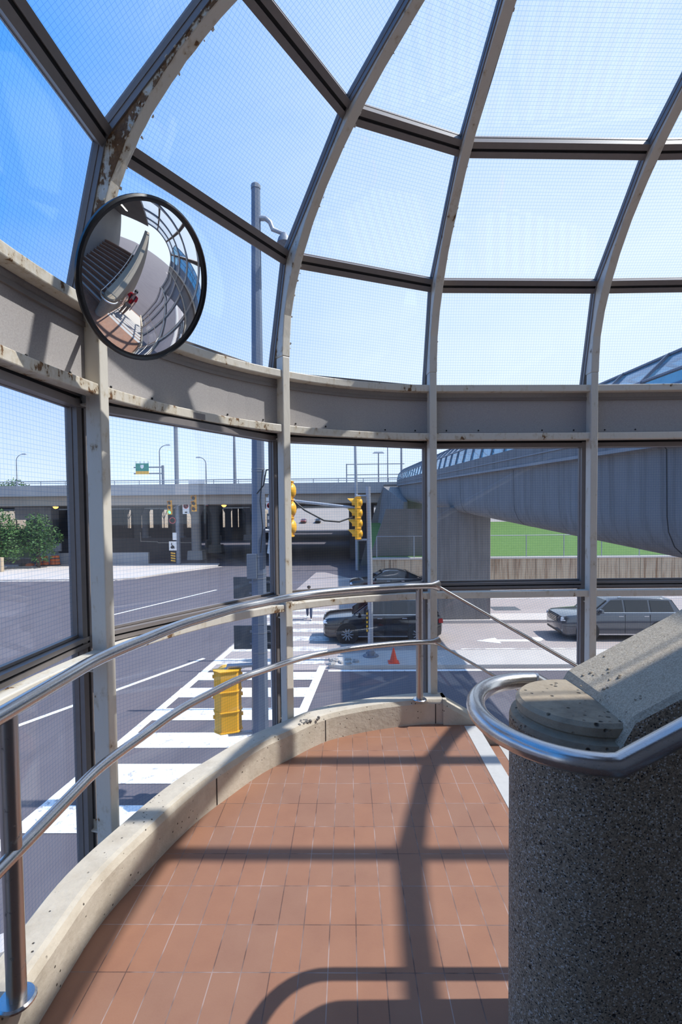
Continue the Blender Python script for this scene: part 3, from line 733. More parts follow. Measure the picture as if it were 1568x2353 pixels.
# ---- footbridge
bx, bw = 5.05, 2.9
def bz(Y): return .70+.045*(Y-7.65)
def bf(Y): return 2.56+.036*(Y-7.65)
def belly(Y, o=0.):
    zb, zf = bz(Y), bf(Y); p = [(0, zf+.06), (.05, zf), (.07, zf-.02), (.09, zb+.75), (.12, zb+.5), (.22, zb+.26), (.40, zb+.09), (.65, zb+.015), (.95, zb)]
    L_ = [(bx+x-o*(1 if i < 7 else .3), Y, z-(o if i > 4 else 0)) for i, (x, z) in enumerate(p)]
    return L_+[(2*bx+bw-x, y, z) for x, y, z in reversed(L_)]
fb_ = empty('footbridge', (bx+bw/2, 25, GZ), 'long grey concrete footbridge with a rounded belly and glazed roof', 'bridge', local=False)
ys = [4.6+1.46*i for i in range(33)]
MB().loft([belly(y) for y in ys]).build('girder', 'bridge_concrete', fb_, smooth=True)
for y in (8.15, 15.6, 23.0, 30.5, 38.0, 45.5): MB().loft([belly(y-.012, .004), belly(y+.012, .004)]).build('joint', 'gasket', fb_, smooth=False)
def par(y0, side):
    x0 = bx-.05 if side < 0 else bx+bw-.13
    m = MB(); r = []
    for y in ys: z = bf(y); r.append([(x0, y, z+.06), (x0+.18, y, z+.06), (x0+.18, y, z+.60), (x0, y, z+.60)])
    return m.loft(r)
for sd in (-1, 1): par(0, sd).build('parapet', 'bridge_concrete', fb_)
ch = MB(); r = []
for y in ys: z = bf(y); r.append([(bx-.085, y, z+.02), (bx+.05, y, z+.02), (bx+.05, y, z+.09), (bx-.085, y, z+.09)])
ch.loft(r); r = []
for y in ys: z = bf(y); r.append([(bx-.075, y, z+.30), (bx+.05, y, z+.30), (bx+.05, y, z+.335), (bx-.075, y, z+.335)])
ch.loft(r).build('ledge', 'concrete_grey', fb_)
GP = [(.0, .60), (.14, 1.20), (.62, 1.68), (1.45, 1.86), (2.28, 1.68), (2.76, 1.20), (2.9, .60)]
for i in range(6):
    r = []
    for y in ys:
        z = bf(y); (xa, za), (xb, zb) = GP[i], GP[i+1]; r.append([(bx+xa, y, z+za), (bx+xb, y, z+zb), (bx+xb, y, z+zb-.012), (bx+xa, y, z+za-.012)])
    MB().loft(r).build('roof_glazing', 'bridge_glass', fb_)
for y in ys[::1]:
    z = bf(y); MB().sweep([V((bx+x, y, z+zz)) for x, zz in GP], V((0, 1, 0)), [V((x-1.45, 0, zz-.3)).normalized() for x, zz in GP], .06, .05).build('roof_rib', 'galvanised_dark', fb_)
for i in (1, 2, 3, 4, 5):
    MB().tube([(bx+GP[i][0], y, bf(y)+GP[i][1]+.02) for y in ys], .032, 6).build('roof_purlin', 'galvanised_dark', fb_)
pier = MB().span((4.42, 24.9, GZ+.16), (7.05, 26.1, 1.75)).build('bridge_pier', 'bridge_concrete', None, bevel=.03); tag(pier, 'broad concrete pier holding up the footbridge', 'pier')
ab = MB(); ab.prism([(1.2, GZ), (9.5, GZ), (9.5, 4.3), (3.7, 4.3), (2.6, 1.2)], 0.45, lambda x, z, h: (x, 51.5+h, z)); abo = ab.build('bridge_abutment', 'concrete_dark'); tag(abo, 'dark sloping concrete abutment at the footbridge far end', 'abutment')
sk = MB(); sk.loft([[(bx-.25, 45.2, -3.4), (bx+.3, 45.2, -3.4), (bx+.3, 45.2, 2.4), (bx-.05, 45.2, 2.4)], [(2.4, 51.5, GZ), (bx+.5, 51.5, GZ), (bx+.5, 51.5, 4.1), (3.6, 51.5, 4.1)]]); sk.build('wing_wall', 'bridge_concrete', abo)
sh_w = MB().prism([(1.75, -2.0), (6.95, -2.0), (6.95, 1.75), (3.0, 1.75), (2.75, .9)], .5, lambda x, z, h: (x, 40.0+h, z)).build('wing_wall', 'concrete_dark', abo)

# ---- freeway overpasses, one behind the other
def overpass(y0, y1, label, full):
    r = empty('overpass', (-20, y0, GZ), label, 'overpass', local=False); z = 4.6
    MB().span((-150, y0, z-1.12), (60, y0+.35, z)).build('parapet', 'overpass_concrete', r)
    MB().span((-150, y0+.35, z-1.12), (60, y1, z-.85)).build('deck', 'overpass_concrete', r)
    MB().span((-150, y0+.5, z-2.12), (60, y0+1.1, z-1.12)).build('girder', 'overpass_beam', r)
    if full:
        for k in range(1, 8): MB().span((-150, y0+.5+k*4.2, z-2.12), (60, y0+1.1+k*4.2, z-1.12)).build('girder', 'overpass_beam', r)
        MB().cyl((-150, y0+.15, z+.42), (60, y0+.15, z+.42), .05, 6).build('railing', 'galvanised', r)
        MB().cyl((-150, y0+.15, z+.22), (60, y0+.15, z+.22), .03, 6).build('railing', 'galvanised', r)
        for i in range(52): 
            x = -92+2.6*i; MB().cyl((x, y0+.15, z), (x, y0+.15, z+.45), .035, 6).build('railing_post', 'galvanised', r)
        MB().span((-18.0, y0-.03, z-1.1), (-16.6, y0, z-.02)).build('drain_stain', 'sidewalk', r)
    MB().span((-150, y1-.35, z-1.12), (60, y1, z)).build('parapet', 'overpass_concrete', r)
    return r
OA = overpass(52.0, 86.0, 'wide grey freeway overpass crossing behind the junction', True)
OB = overpass(91.5, 124.0, 'second freeway overpass in the dark behind the first', False)
OC = overpass(130.0, 146.0, 'farthest freeway overpass seen through the underpass', False)
def column(x, y, big, label):
    r = empty('overpass_column', (x, y, GZ), label, 'column', 'columns under the overpass')
    MB().lathe([(.58, .9), (.58, 5.2), (.75, 5.7), (1.0, 6.1), (1.0, 6.45)], (0, 0, 0), None, 20).build('shaft', 'overpass_concrete', r, smooth=True)
    MB().box((0, 0, .55), (1.9, 1.6, 1.1), None, 0, .92).build('plinth', 'overpass_concrete', r, bevel=.04)
    if big: MB().box((-1.2 if big < 0 else 0, 0, 5.7), (4.4, 1.6, 1.5), None, 0, 1).build('cross_head', 'overpass_concrete', r, bevel=.04)
    return r
column(-18.2, 59.6, 0, 'pale round column on a plinth nearest under the overpass')
column(-36.4, 60, -1, 'pale column with a square cross-head at the left end of the overpass')
column(-18.6, 70.0, 0, 'dim round column just behind the pale nearest one')
cols_ = [(-44, 70), (-39, 78), (-33, 78), (-27, 78), (-22.5, 82), (-15.5, 84), (-13, 98), (-48, 98), (-40, 98), (-33, 98), (-26, 98), (-20, 100), (-14, 112), (-28, 116), (-36, 116), (-44, 116), (-52, 116)]
for x, y in cols_: column(x, y, 0, 'dark column in the shade deep under the overpass')
# banks and walls under and beyond the decks
wu = MB().span((-90, 104, GZ), (-15, 104.5, -1.5)).build('wall_occluder', 'underpass_shade'); structure(wu, 'added dark screen with gaps for light patches deep under the overpass', 'wall')  # added dark occluder standing in for the shade under the decks
gaps = [(283, 301), (316, 328), (342, 352), (365, 386), (411, 419), (428, 447), (487, 496), (511, 517), (530, 534), (546, 549)]; px0 = 60  # gaps left between the added dark panels shape the light patches
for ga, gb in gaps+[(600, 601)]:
    a, c = at(px0, 1190, 104), at(ga, 1190, 104); MB().span((a.x, 104, -1.5), (c.x, 104.5, 2.4)).build('shade_panel', 'underpass_shade', wu); px0 = gb
structure(MB().prism([(147, GZ), (156, 4.6), (157, 4.6), (157, GZ)], 121, lambda y, z, h: (-140+h, y, z)).build('wall_bank', 'retaining'), 'sunlit tan wall beyond the underpass', 'wall')
structure(MB().span((.2, 58.5, GZ), (3, 146, 2.4)).build('wall_right', 'underpass_shade'), 'dark side wall of the underpass', 'wall')
structure(MB().span((-120, 62, GZ), (-46, 64, 2.5)).build('wall_left', 'underpass_shade'), 'dark abutment wall at the left end of the overpass', 'wall')
hl = MB(); hl.add([(-120, 152, GZ), (80, 152, GZ), (80, 230, 5.0), (-120, 230, 5.0), (-120, 152, GZ-.3), (80, 152, GZ-.3), (80, 230, GZ-.3), (-120, 230, GZ-.3)], [(0, 1, 2, 3), (4, 5, 1, 0), (5, 6, 2, 1), (6, 7, 3, 2), (7, 4, 0, 3), (7, 6, 5, 4)])
hill = hl.build('hill', 'hill_road'); structure(hill, 'pale road climbing beyond the underpass', 'hill')
structure(MB().span((-40, 228, 2), (50, 232, 6.2)).build('hill_crest', 'lawn'), 'green crest beyond the climbing road', 'hill')
# low wall, barrels and boxes at the left end
structure(MB().span((-46, 47.2, GZ), (-33.2, 47.6, -2.5)).build('wall_low', 'retaining'), 'low tan concrete barrier before the bushes', 'wall')
structure(MB().span((-33.6, 54.5, GZ), (-22, 54.9, -2.7)).build('wall_barrier', 'overpass_concrete'), 'grey concrete barrier behind the orange barrels', 'wall')
BL = ['leftmost orange barrel of the row by the grey barrier', 'second orange barrel of the row by the grey barrier', 'third orange barrel, paired with the rightmost one', 'rightmost orange barrel of the row by the grey barrier', 'lone orange barrel hidden behind the aluminium mullion']
def barrel(x, y, label):
    r = empty('traffic_barrel', (x, y, GZ+.13), label, 'barrel', 'orange barrels under the overpass')
    MB().lathe([(.30, .06), (.29, .30), (.27, .31), (.26, .60), (.25, .61), (.24, .90), (.20, 1.0), (.0005, 1.02)], (0, 0, 0), None, 18).build('body', 'barrel_orange', r, smooth=True)
    for z in (.40, .72): MB().lathe([(.272, z-.06), (.262, z+.06)], (0, 0, 0), None, 18).build('reflective_band', 'sign_back', r)
    MB().lathe([(.36, 0), (.36, .07), (.28, .08)], (0, 0, 0), None, 12).build('rubber_foot', 'rubber', r)
for i, (px, Y) in enumerate(((90, 52.6), (105, 52.8), (121, 53.2), (131, 53.4), (170, 53.8))):
    p = at(px, 1280, Y); barrel(p.x, Y, BL[i])
sb = empty('site_bag', gz(52, 1303), 'orange and black bundle lying before the barrels', 'bundle')
MB().lathe([(.35, 0), (.4, .12), (.3, .28), (.0005, .34)], (0, 0, .13), None, 12).build('black_cover', 'black_plastic', sb, smooth=True); MB().lathe([(.45, 0), (.42, .16), (.2, .26), (.0005, .28)], (.75, .1, .13), None, 12).build('orange_sheet', 'barrel_orange', sb, smooth=True)
UL = empty('utility_box', at(133, 1260, 54.3)*1, 'pale square box mounted over the grey barrier', 'box'); UL.location.z = -2.7
MB().span((-.5, -.1, .25), (.4, .1, 1.1)).build('cabinet', 'galvanised', UL); MB().span((-.1, -.05, 0), (.0, .05, .25)).build('leg', 'galvanised', UL)
# orange underpass lamps
for px, py, lab in ((128, 1167, 'leftmost orange lamp glowing under the overpass'), (209, 1163, 'orange lamp under the overpass beside the mirror post'), (515, 1163, 'orange lamp under the overpass right of the pale column'), (476, 1167, 'small dim red lamp under the overpass above the pale column')):
    p = at(px, py, 52.8); r = empty('underpass_lamp', (p.x, p.y, 2.465), lab, 'lamp', 'lamps under the overpass')
    sc = .5 if px == 476 else 1
    MB().span((-.35*sc, -.15, -.08), (.35*sc, .15, .02)).build('housing', 'galvanised_dark', r); MB().lathe([(.0005, -.30*sc), (.16*sc, -.26*sc), (.26*sc, -.12), (.26*sc, -.08)], (0, 0, 0), None, 14).build('lens', 'glow_orange' if px != 476 else 'lamp_red', r, smooth=True)
MB_P = MB()
dp = empty('drain_pipe', (-25.4, 59, GZ), 'pale bent drain pipe on the dark wall under the overpass', 'pipe', local=False)
q = [at(280, 1223, 62), at(323, 1223, 62), at(324, 1244, 62), at(362, 1245, 62), at(364, 1247, 62), at(440, 1247, 62)]
MB().tube(q[1:], .06, 8).build('pipe_run', 'sidewalk', dp); structure(MB().span((-45, 62.2, GZ), (-19.5, 62.6, -1.5)).build('wall_shade', 'underpass_shade'), 'dark wall carrying the bent pale pipe', 'wall')

# ---- foliage
def foliage(name, blobs, trunk, label, cat, leaf=.32, n=900, seed=1):
    rr = random.Random(seed); root = empty(name, trunk, label, cat)
    m = MB()
    for (x, y, z, r) in blobs:
        for _ in range(int(n*r*r)):
            d = V((rr.gauss(0, 1), rr.gauss(0, 1), rr.gauss(0, 1))).normalized()*r*(rr.random()**.35); p = V((x, y, z))+d
            a = V((rr.gauss(0, 1), rr.gauss(0, 1), rr.gauss(0, .6))).normalized(); c = a.cross(V((rr.gauss(0, 1), rr.gauss(0, 1), rr.gauss(0, 1)))).normalized(); l = leaf*rr.uniform(.5, 1.2)
            m.add([p-a*l*.5, p+c*l*.28, p+a*l*.5, p-c*l*.28], [(0, 1, 2, 3)])
    m.build('foliage', 'leaf', root, fix=False)
    tb = MB(); zt = max(b_[2] for b_ in blobs); tb.tube([(0, 0, 0), (.05, 0, zt*.4), (0, .05, zt*.85)], [.16, .12, .04], 8)
    for (x, y, z, r) in blobs: tb.tube([(0, 0, z*.45), (x*.6, y*.6, z*.8), (x, y, z)], [.08, .05, .02], 6)
    tb.build('trunk', 'bark', root)
foliage('tree', [(0, 0, 4.6, 1.6), (-1.3, .2, 3.6, 1.5), (1.1, .1, 3.4, 1.4), (-.4, -.5, 2.4, 1.5), (1.2, -.4, 1.9, 1.2), (-2.0, 0, 2.2, 1.3)], (-35.0, 49.8, GZ), 'bright green leafy tree at the left end of the overpass', 'tree', .30, 300, 2)
foliage('tree', [(0, 0, 4.4, 1.4), (1.0, .3, 3.2, 1.3), (-1., .2, 3., 1.4), (.4, -.2, 2.0, 1.4)], (-31.9, 50.9, GZ), 'darker tree in shade beside the pale left column', 'tree', .30, 300, 3)
foliage('tree', [(0, 0, 12.4, 2.6), (-3, 0, 11.5, 2.4), (3, 0, 11.0, 2.2), (0, 0, 9, 2.5)], (-85, 127, GZ), 'round green treetop showing over the overpass at far left', 'tree', .6, 70, 4)
for i, (x, h_) in enumerate(((-56, 1.6), (-47, 1.2), (-14, 1.0))):
    foliage('bush', [(0, 0, 9.2, h_), (2.2, 0, 9.0, h_*.8), (-2.2, 0, 9.0, h_*.9)], (x, 127, GZ), ['low treetop left of the green highway sign', 'low treetop just right of the highway sign post', 'low treetop right of the white panel on the overpass'][i], 'tree', .6, 60, 10+i)
tw = MB()
# ---- lamp posts
def lamp_post(px, pytop, Y, z0, side, label, arm=2.0, r=.11, drop=0.):
    b0 = at(px, pytop, Y); root = empty('street_lamp', (b0.x, Y, z0), label, 'street lamp', 'lamp posts on and behind the overpass'); h_ = b0.z-z0
    if side:
        m = MB().tube([(0, 0, 0), (0, 0, h_*.55), (0, 0, h_-.9)]+[(side*arm*(1-math.cos(a)), 0, h_-.9+.9*math.sin(a)) for a in [R_(q) for q in (25, 50, 75)]], [r, r*.8, r*.6, r*.55, r*.5, r*.4], 8)
        m.build('pole', 'galvanised_dark', root, smooth=True)
        MB().box((side*arm*.95, 0, h_-.05), (.7, .3, .16), None, 0, .7).build('lantern', 'galvanised', root)
    else:
        MB().tube([(0, 0, 0), (0, 0, h_)], [r, r*.7], 8).build('pole', 'galvanised_dark', root, smooth=True)
        MB().box((0, 0, h_+.1), (1.4, .4, .2), None, 0, .7).build('lantern', 'galvanised', root)
lamp_post(398, 700, 53.0, GZ, 0, 'tallest lamp mast rising past the ring beam above the green signal', r=.26)
lamp_post(366, 1022, 70, 3.75, 1, 'thin lamp post right of the green highway sign, arm to the right', 1.3)
lamp_post(473, 1050, 70, 3.75, -1, 'short lamp post over the white panel, arm to the left', 1.1)
lamp_post(538, 980, 56, 3.75, -1, 'tall lamp post left of the tall grey light pole', .9, .20)
lamp_post(37, 1043, 70, 3.75, 1, 'thin lamp post at far left, arm to the right', 1.2, .08)
lamp_post(870, 1042, 60, 3.75, 0, 'short thin post on the overpass, left of the glazed bridge end', r=.09)
lamp_post(891, 1012, 75, 3.75, 0, 'middle post on the overpass by the glazed bridge end', r=.10)
lamp_post(922, 900, 80, 3.75, 0, 'tall post on the overpass nearest the glazed bridge roof', r=.18)
# gantry sign
g0 = at(375, 1105, 85); gs = empty('highway_sign', (g0.x, 85, 3.75), 'green highway sign with a yellow strip on a gantry arm', 'sign')
c0 = at(328, 1074, 85); dx = c0.x-g0.x; zc0 = c0.z-3.75; u = 85/FPX
MB().span((-.18, -.18, 0), (.18, .18, zc0+.3)).build('post', 'galvanised_dark', gs)
for zz in (.0, -1.05): MB().span((dx-1.5, -.12, zc0+zz-.1), (0, .12, zc0+zz+.1)).build('gantry_arm', 'galvanised_dark', gs)
MB().span((dx-15*u, -.25, zc0-9*u), (dx+15*u, -.15, zc0+9*u)).build('green_panel', 'sign_green', gs); MB().span((dx-15*u, -.25, zc0-16*u), (dx+15*u, -.15, zc0-9*u)).build('yellow_panel', 'sign_yellow', gs)
MB().prism([(-.26, .3), (.26, .3), (.28, -.1), (0, -.38), (-.28, -.1)], .03, lambda x, y, h: (dx+x, -.25-h, zc0+.1+y)).build('shield', 'sign_white', gs)
for i in range(4): MB().span((dx-1.1+i*.7, -.2, zc0+9*u), (dx-1.05+i*.7, -.1, zc0+14*u)).build('sign_lamp', 'galvanised_dark', gs)
wp = empty('parapet_panel', (at(452, 1105, 51.9).x, 51.95, 4.6), 'blank pale panel fixed on the overpass railing', 'panel')
MB().span((-.85, -.04, .0), (.85, .04, .42)).build('board', 'sign_white', wp)
gf = empty('gantry_frame', (at(797, 1100, 58).x, 58, 3.7), 'empty thin frame standing on the overpass left of the bridge', 'frame')
w_ = at(870, 1100, 58).x-at(797, 1100, 58).x
for x in (0, w_): MB().span((x-.06, -.06, 0), (x+.06, .06, at(797, 1066, 58).z-3.7)).build('upright', 'galvanised_dark', gf)
for y in (1067, 1091): MB().span((0, -.05, at(797, y, 58).z-3.75), (w_+3, .05, at(797, y, 58).z-3.67)).build('crossbar', 'galvanised_dark', gf)

# ---- traffic signals
def signal(name, loc, rz, label, n=3, lit=None, sc=1., dome=False):
    """head facing local -Y; loc is the bottom of the housing"""
    root = empty(name, loc, label, 'traffic signal', 'yellow traffic signals', rz=rz)
    w2, d2, s = .175*sc, .13*sc, .345*sc
    MB().prism([(-w2, -.06*sc), (w2, -.06*sc), (w2, .02*sc), (w2*.62, d2), (-w2*.62, d2), (-w2, .02*sc)], n*s, lambda x, y, h: (x, y, h)).build('housing', 'signal_yellow', root, bevel=.012*sc)
    for i in range(n):
        z = s*(i+.5)
        vm = MB(); k = 14; rr_ = .145*sc
        for q, (rad) in enumerate((rr_, rr_-.008*sc)):
            for i2 in range(k+1):
                a = lerp(R_(-40), R_(220), i2/k); vm.v.append(V((rad*math.cos(a), -.06*sc, z+rad*math.sin(a))))
            for i2 in range(k+1):
                a = lerp(R_(-40), R_(220), i2/k); vm.v.append(V((rad*math.cos(a), (-.06-.10-.16*max(0, math.sin(a)))*sc, z+rad*math.sin(a))))
        for q in (0, 1):
            o = q*2*(k+1)
            for i2 in range(k): vm.f.append([o+i2, o+i2+1, o+k+1+i2+1, o+k+1+i2]); vm.m.append(0)
        for i2 in range(k): vm.f.append([k+1+i2, k+2+i2, 3*(k+1)+i2+1, 3*(k+1)+i2]); vm.m.append(0)
        vm.build('visor', 'signal_yellow', root)
        if dome: MB().lathe([(.150*sc, 0), (.145*sc, .05*sc), (.12*sc, .09*sc), (.07*sc, .115*sc), (.0005, .122*sc)], (0, d2*.55, z), (0, 1, 0), 20).build('back_dome', 'signal_yellow', root, smooth=True)
        MB().lathe([(.125*sc, 0), (.11*sc, .02*sc), (.06*sc, .035*sc), (.0005, .04*sc)], (0, -.06*sc, z), (0, -1, 0), 20).build('lens', 'glow_green' if lit == i else 'black_plastic', root, smooth=True)
        for zz in ((s*i, s*n) if i == n-1 else (s*i,)):
            g = 1.07; MB().prism([(-w2*g, -.066*sc), (w2*g, -.066*sc), (w2*g, .022*sc), (w2*.66, d2*1.08), (-w2*.66, d2*1.08), (-w2*g, .022*sc)], .022*sc, lambda x, y, h: (x, y, zz-.011*sc+h)).build('section_joint', 'signal_yellow', root, bevel=.004)
        for sg in (-1, 1): MB().box((sg*w2*1.03, .0, z+s*.22), (.03*sc, .05*sc, .05*sc)).build('hinge', 'signal_yellow', root)
    return root
def arm(name, pts, r, label, mat='galvanised', end=True):
    root = empty(name, pts[0], label, 'bracket', local=False); MB().tube(pts, r, 12).build('tube', mat, root, smooth=True)
    if end:
        for p, q_ in ((pts[0], pts[1]), (pts[-1], pts[-2])): MB().lathe([(r*1.5, -.03), (r*1.5, .03)], p, V(q_)-V(p), 12).build('collar', mat, root)
    return root
# tall near pole
YP = 9.5; pb_, pt_ = at(597, 1660, YP), at(594.5, 432, YP); PX = pb_.x
np_ = empty('light_pole', (PX, YP, GZ), 'tall grey octagonal light pole close outside the glass', 'light pole')
hp = pt_.z-GZ; lean = (pt_.x-PX)
def polex(z): return lean*(z/hp)*.6
MB().tube([(0, 0, 0), (polex(hp*.5), 0, hp*.5), (polex(hp), 0, hp)], [.175, .126, .083], 8).build('shaft', 'pole_shaded', np_)
MB().lathe([(.09, -.02), (.09, .05), (.06, .08), (.0005, .09)], (polex(hp), 0, hp), None, 8).build('cap', 'galvanised_dark', np_)
za = at(600, 505, YP).z-GZ; ax_, az_ = at(652, 545, YP).x-PX, at(652, 545, YP).z-GZ
MB().tube([(polex(za), 0, za), (.14, 0, za+.03), (.26, 0, za+.02), (.34, 0, za-.05), (.39, 0, za-.18), (ax_, 0, az_+.06)], [.055, .05, .045, .042, .04, .035], 10).build('lamp_arm', 'galvanised', np_, smooth=True)
MB().lathe([(.0005, .10), (.05, .09), (.11, .0), (.135, -.09), (.10, -.11), (.0005, -.115)], (ax_+.01, 0, az_-.02), None, 20).build('lantern', 'galvanised_dark', np_, smooth=True)
for py in (1078, 1083, 1278, 1318, 1328, 1432, 1452, 1497, 1540):
    z = at(597, py, YP).z-GZ; r = lerp(.175, .083, z/hp)*.98+.004; MB().lathe([(r, -.012), (r, .012)], (polex(z), 0, z), None, 8).build('strap', 'galvanised_dark', np_)
bx0 = at(583, 1310, YP); MB().span((-.16, -.20, bx0.z-GZ-.14), (.02, -.12, bx0.z-GZ+.32)).build('junction_box', 'galvanised_dark', np_)
cb = [at(590, 1135, YP-.2), at(606, 1115, YP-.2), at(612, 1080, YP-.2), at(628, 1078, YP-.2)]; MB().tube([V((p.x-PX, p.y-YP, p.z-GZ)) for p in cb], .012, 6).build('cable', 'black_plastic', np_)
cb = [at(604, 1080, YP-.18), at(598, 1150, YP-.18), at(604, 1210, YP-.18), at(599, 1270, YP-.18)]; MB().tube([V((p.x-PX, p.y-YP, p.z-GZ)) for p in cb], .010, 6).build('cable', 'black_plastic', np_)
zb_ = at(523, 1676, YP-.1).z; zt_ = at(523, 1538, YP-.1).z; sxx = at(524, 1600, YP-.1).x
sgn_ = signal('traffic_signal', (sxx, YP-.1, zb_), R_(200), 'yellow traffic signal seen from behind, low on the tall grey pole', 3, None, (zt_-zb_)/(3*.345))
sgn_.scale = (1.28, 1.2, 1.0)
arm('signal_bracket', [(PX, YP, zt_+.06), (sxx+.03, YP-.1, zt_+.06), (sxx, YP-.1, zt_-.02)], .045, 'upper grey arm holding the rear-facing yellow signal')
arm('signal_bracket', [(PX, YP, zb_-.09), (sxx+.03, YP-.1, zb_-.09), (sxx, YP-.1, zb_+.02)], .045, 'lower grey arm holding the rear-facing yellow signal')
zb_ = at(672, 1232, 9.8).z; zt_ = at(672, 1107, 9.8).z; sxx = at(658, 1170, 9.8).x
signal('traffic_signal', (sxx, 9.8, zb_), R_(-92), 'yellow traffic signal half hidden behind a white post', 3, None, (zt_-zb_)/(3*.345), True)
arm('signal_bracket', [(PX, YP, zb_+.12), (sxx-.1, 9.75, zb_+.12), (sxx, 9.8, zb_+.2)], .035, 'grey arm from the tall pole to the half-hidden yellow signal')
wt = [at(622, 1272, YP-.05), at(632, 1190, YP-.05)]
arm('white_tube', [wt[0], wt[0].lerp(wt[1], .4), wt[1]], .07, 'thick white tube leaning on the tall grey pole', 'sign_white', False)
for (x0, y0, x1, y1, lab) in ((537, 1325, 629, 1376, 'dark back of the upper sign behind the tall grey pole'), (538, 1437, 629, 1492, 'dark round-cornered back of the lower sign behind the tall grey pole')):
    a, c = at(x0, y1, YP+.22), at(x1, y0, YP+.22); r = empty('sign_plate', (PX, YP+.22, a.z), lab, 'sign')
    MB().span((a.x-PX, 0, 0), (c.x-PX, .012, c.z-a.z)).build('plate', 'sign_back', r, bevel=.005)
    for q in (.25, .75): MB().span((-.2, -.03, (c.z-a.z)*q-.02), (.2, .0, (c.z-a.z)*q+.02)).build('rail_clamp', 'galvanised_dark', r)
# slender pole on the island with the side-on signal
P2 = V((.80, 18.75, GZ+.14)); h2 = at(849, 1118, 18.75).z-P2.z
sp_ = empty('signal_pole', P2, 'slender galvanised signal pole standing on the island', 'pole')
MB().tube([(0, 0, 0), (0, 0, h2*.5), (-.05, 0, h2)], [.105, .095, .085], 14).build('shaft', 'galvanised', sp_, smooth=True)
MB().lathe([(.30, 0), (.30, .03), (.15, .05), (.13, .22), (.10, .24)], (0, 0, 0), None, 16).build('base_plate', 'galvanised_dark', sp_)
for a in (45, 135, 225, 315): MB().cyl((.22*math.cos(R_(a)), .22*math.sin(R_(a)), .02), (.22*math.cos(R_(a)), .22*math.sin(R_(a)), .12), .03, 8).build('anchor_bolt', 'galvanised', sp_)
hz = MB(); 
for i in range(5): hz.span((-.16, -.10, .95+i*.16), (-.10, .06, 1.03+i*.16))
hz.build('hazard_stripes', 'sign_yellow', sp_); MB().span((-.155, -.09, .93), (-.11, .05, 1.76)).build('hazard_board', 'sign_black', sp_)
zb_ = at(815, 1238, 18.75).z; zt_ = at(815, 1143, 18.75).z; sxx = at(821, 1190, 18.75).x
signal('traffic_signal', (sxx, 18.75, zb_), R_(-95), 'four-lens yellow traffic signal seen side on, on the slender island pole', 4, None, (zt_-zb_)/(4*.345), True)
for zz in (zb_-.04, zt_+.05): arm('signal_bracket', [(P2.x, P2.y, zz), (sxx, 18.75, zz)], .04, ['upper', 'lower'][zz < 1.5]+' short arm tying the side-on signal to the island pole')
arm('mast_arm', [(P2.x-.4, 18.75, at(815, 1168, 18.75).z), at(676, 1151, 18.75)], .055, 'long silver arm reaching left from the side-on signal')
arm('power_cable', [at(672, 1148, 17.5), at(700, 1172, 17.5), at(745, 1196, 17.5), at(780, 1199, 17.8), at(812, 1188, 18.6)], .03, 'black cable sagging below the silver arm', 'black_plastic', False)
# pole with lamp arm farther right
lp = gz(822, 1310); r = empty('street_lamp', (lp.x, lp.y, GZ), 'straight street lamp post behind the side-on yellow signal', 'street lamp', 'lamp posts on and behind the overpass'); hz_ = at(817, 1018, lp.y).z-GZ
MB().tube([(0, 0, 0), (-.05, 0, hz_*.5), (-.12, 0, hz_)], [.20, .16, .12], 10).build('pole', 'galvanised', r, smooth=True)
MB().tube([(-.12, 0, hz_-.3), (-.5, 0, hz_+.2), (-1.4, 0, hz_+1.2)], [.06, .05, .04], 8).build('lamp_arm', 'galvanised', r, smooth=True)
# signals on the median before the overpass
MX = at(398, 1290, 53).x
for (px, y0, y1, lab, lit) in ((391.5, 1150, 1182, 'left of the two far yellow signals, lit green', 0), (447, 1138, 1175, 'right of the two far yellow signals, at the end of the arm', None)):
    a = at(px, y1, 52.6); c = at(px, y0, 52.6); signal('traffic_signal', (a.x, 52.6, a.z), R_(-8), lab, 3, lit, (c.z-a.z)/(3*.345)*1.0)
arm('mast_arm', [at(400, 1167, 52.9), at(425, 1154, 52.8), at(438, 1152, 52.75), at(446, 1160, 52.75)], .07, 'curved arm between the two far yellow signals')
def sign(name, px0, py0, px1, py1, Y, label, mat, cat='traffic sign', sh='rect'):
    a, c = at(px0, py1, Y), at(px1, py0, Y); r = empty(name, ((a.x+c.x)/2, Y, a.z), label, cat); w2 = (c.x-a.x)/2; hh = c.z-a.z
    if sh == 'rect': MB().span((-w2, -.01, 0), (w2, .01, hh)).build('board', mat, r)
    else: MB().lathe([(w2, -.01), (w2, .01)], (0, 0, hh/2), (0, -1, 0), 24).build('board', mat, r)
    return r, w2, hh
def no_turn(r, w2, hh):
    rr_ = w2*.78; zc_ = hh-w2*1.0
    MB().lathe([(rr_, 0), (rr_, .006), (rr_*.8, .007), (rr_*.8, 0)], (0, -.011, zc_), (0, -1, 0), 28).build('red_ring', 'sign_red', r)
    m = MB().bar((rr_*.1, -.016, zc_-rr_*.55), (rr_*.1, -.016, zc_+rr_*.25), (0, 1, 0), rr_*.22, .006).bar((rr_*.2, -.016, zc_+rr_*.25), (-rr_*.3, -.016, zc_+rr_*.25), (0, 1, 0), rr_*.22, .006).prism([(-.3, .55), (-.3, -.05), (-.65, .25)], .006, lambda x, y, h: (x*rr_, -.013-h, zc_+y*rr_))
    m.build('turn_arrow', 'sign_black', r); MB().bar((-rr_*.6, -.021, zc_+rr_*.6), (rr_*.6, -.021, zc_-rr_*.6), (0, 1, 0), rr_*.18, .004).build('red_bar', 'sign_red', r)
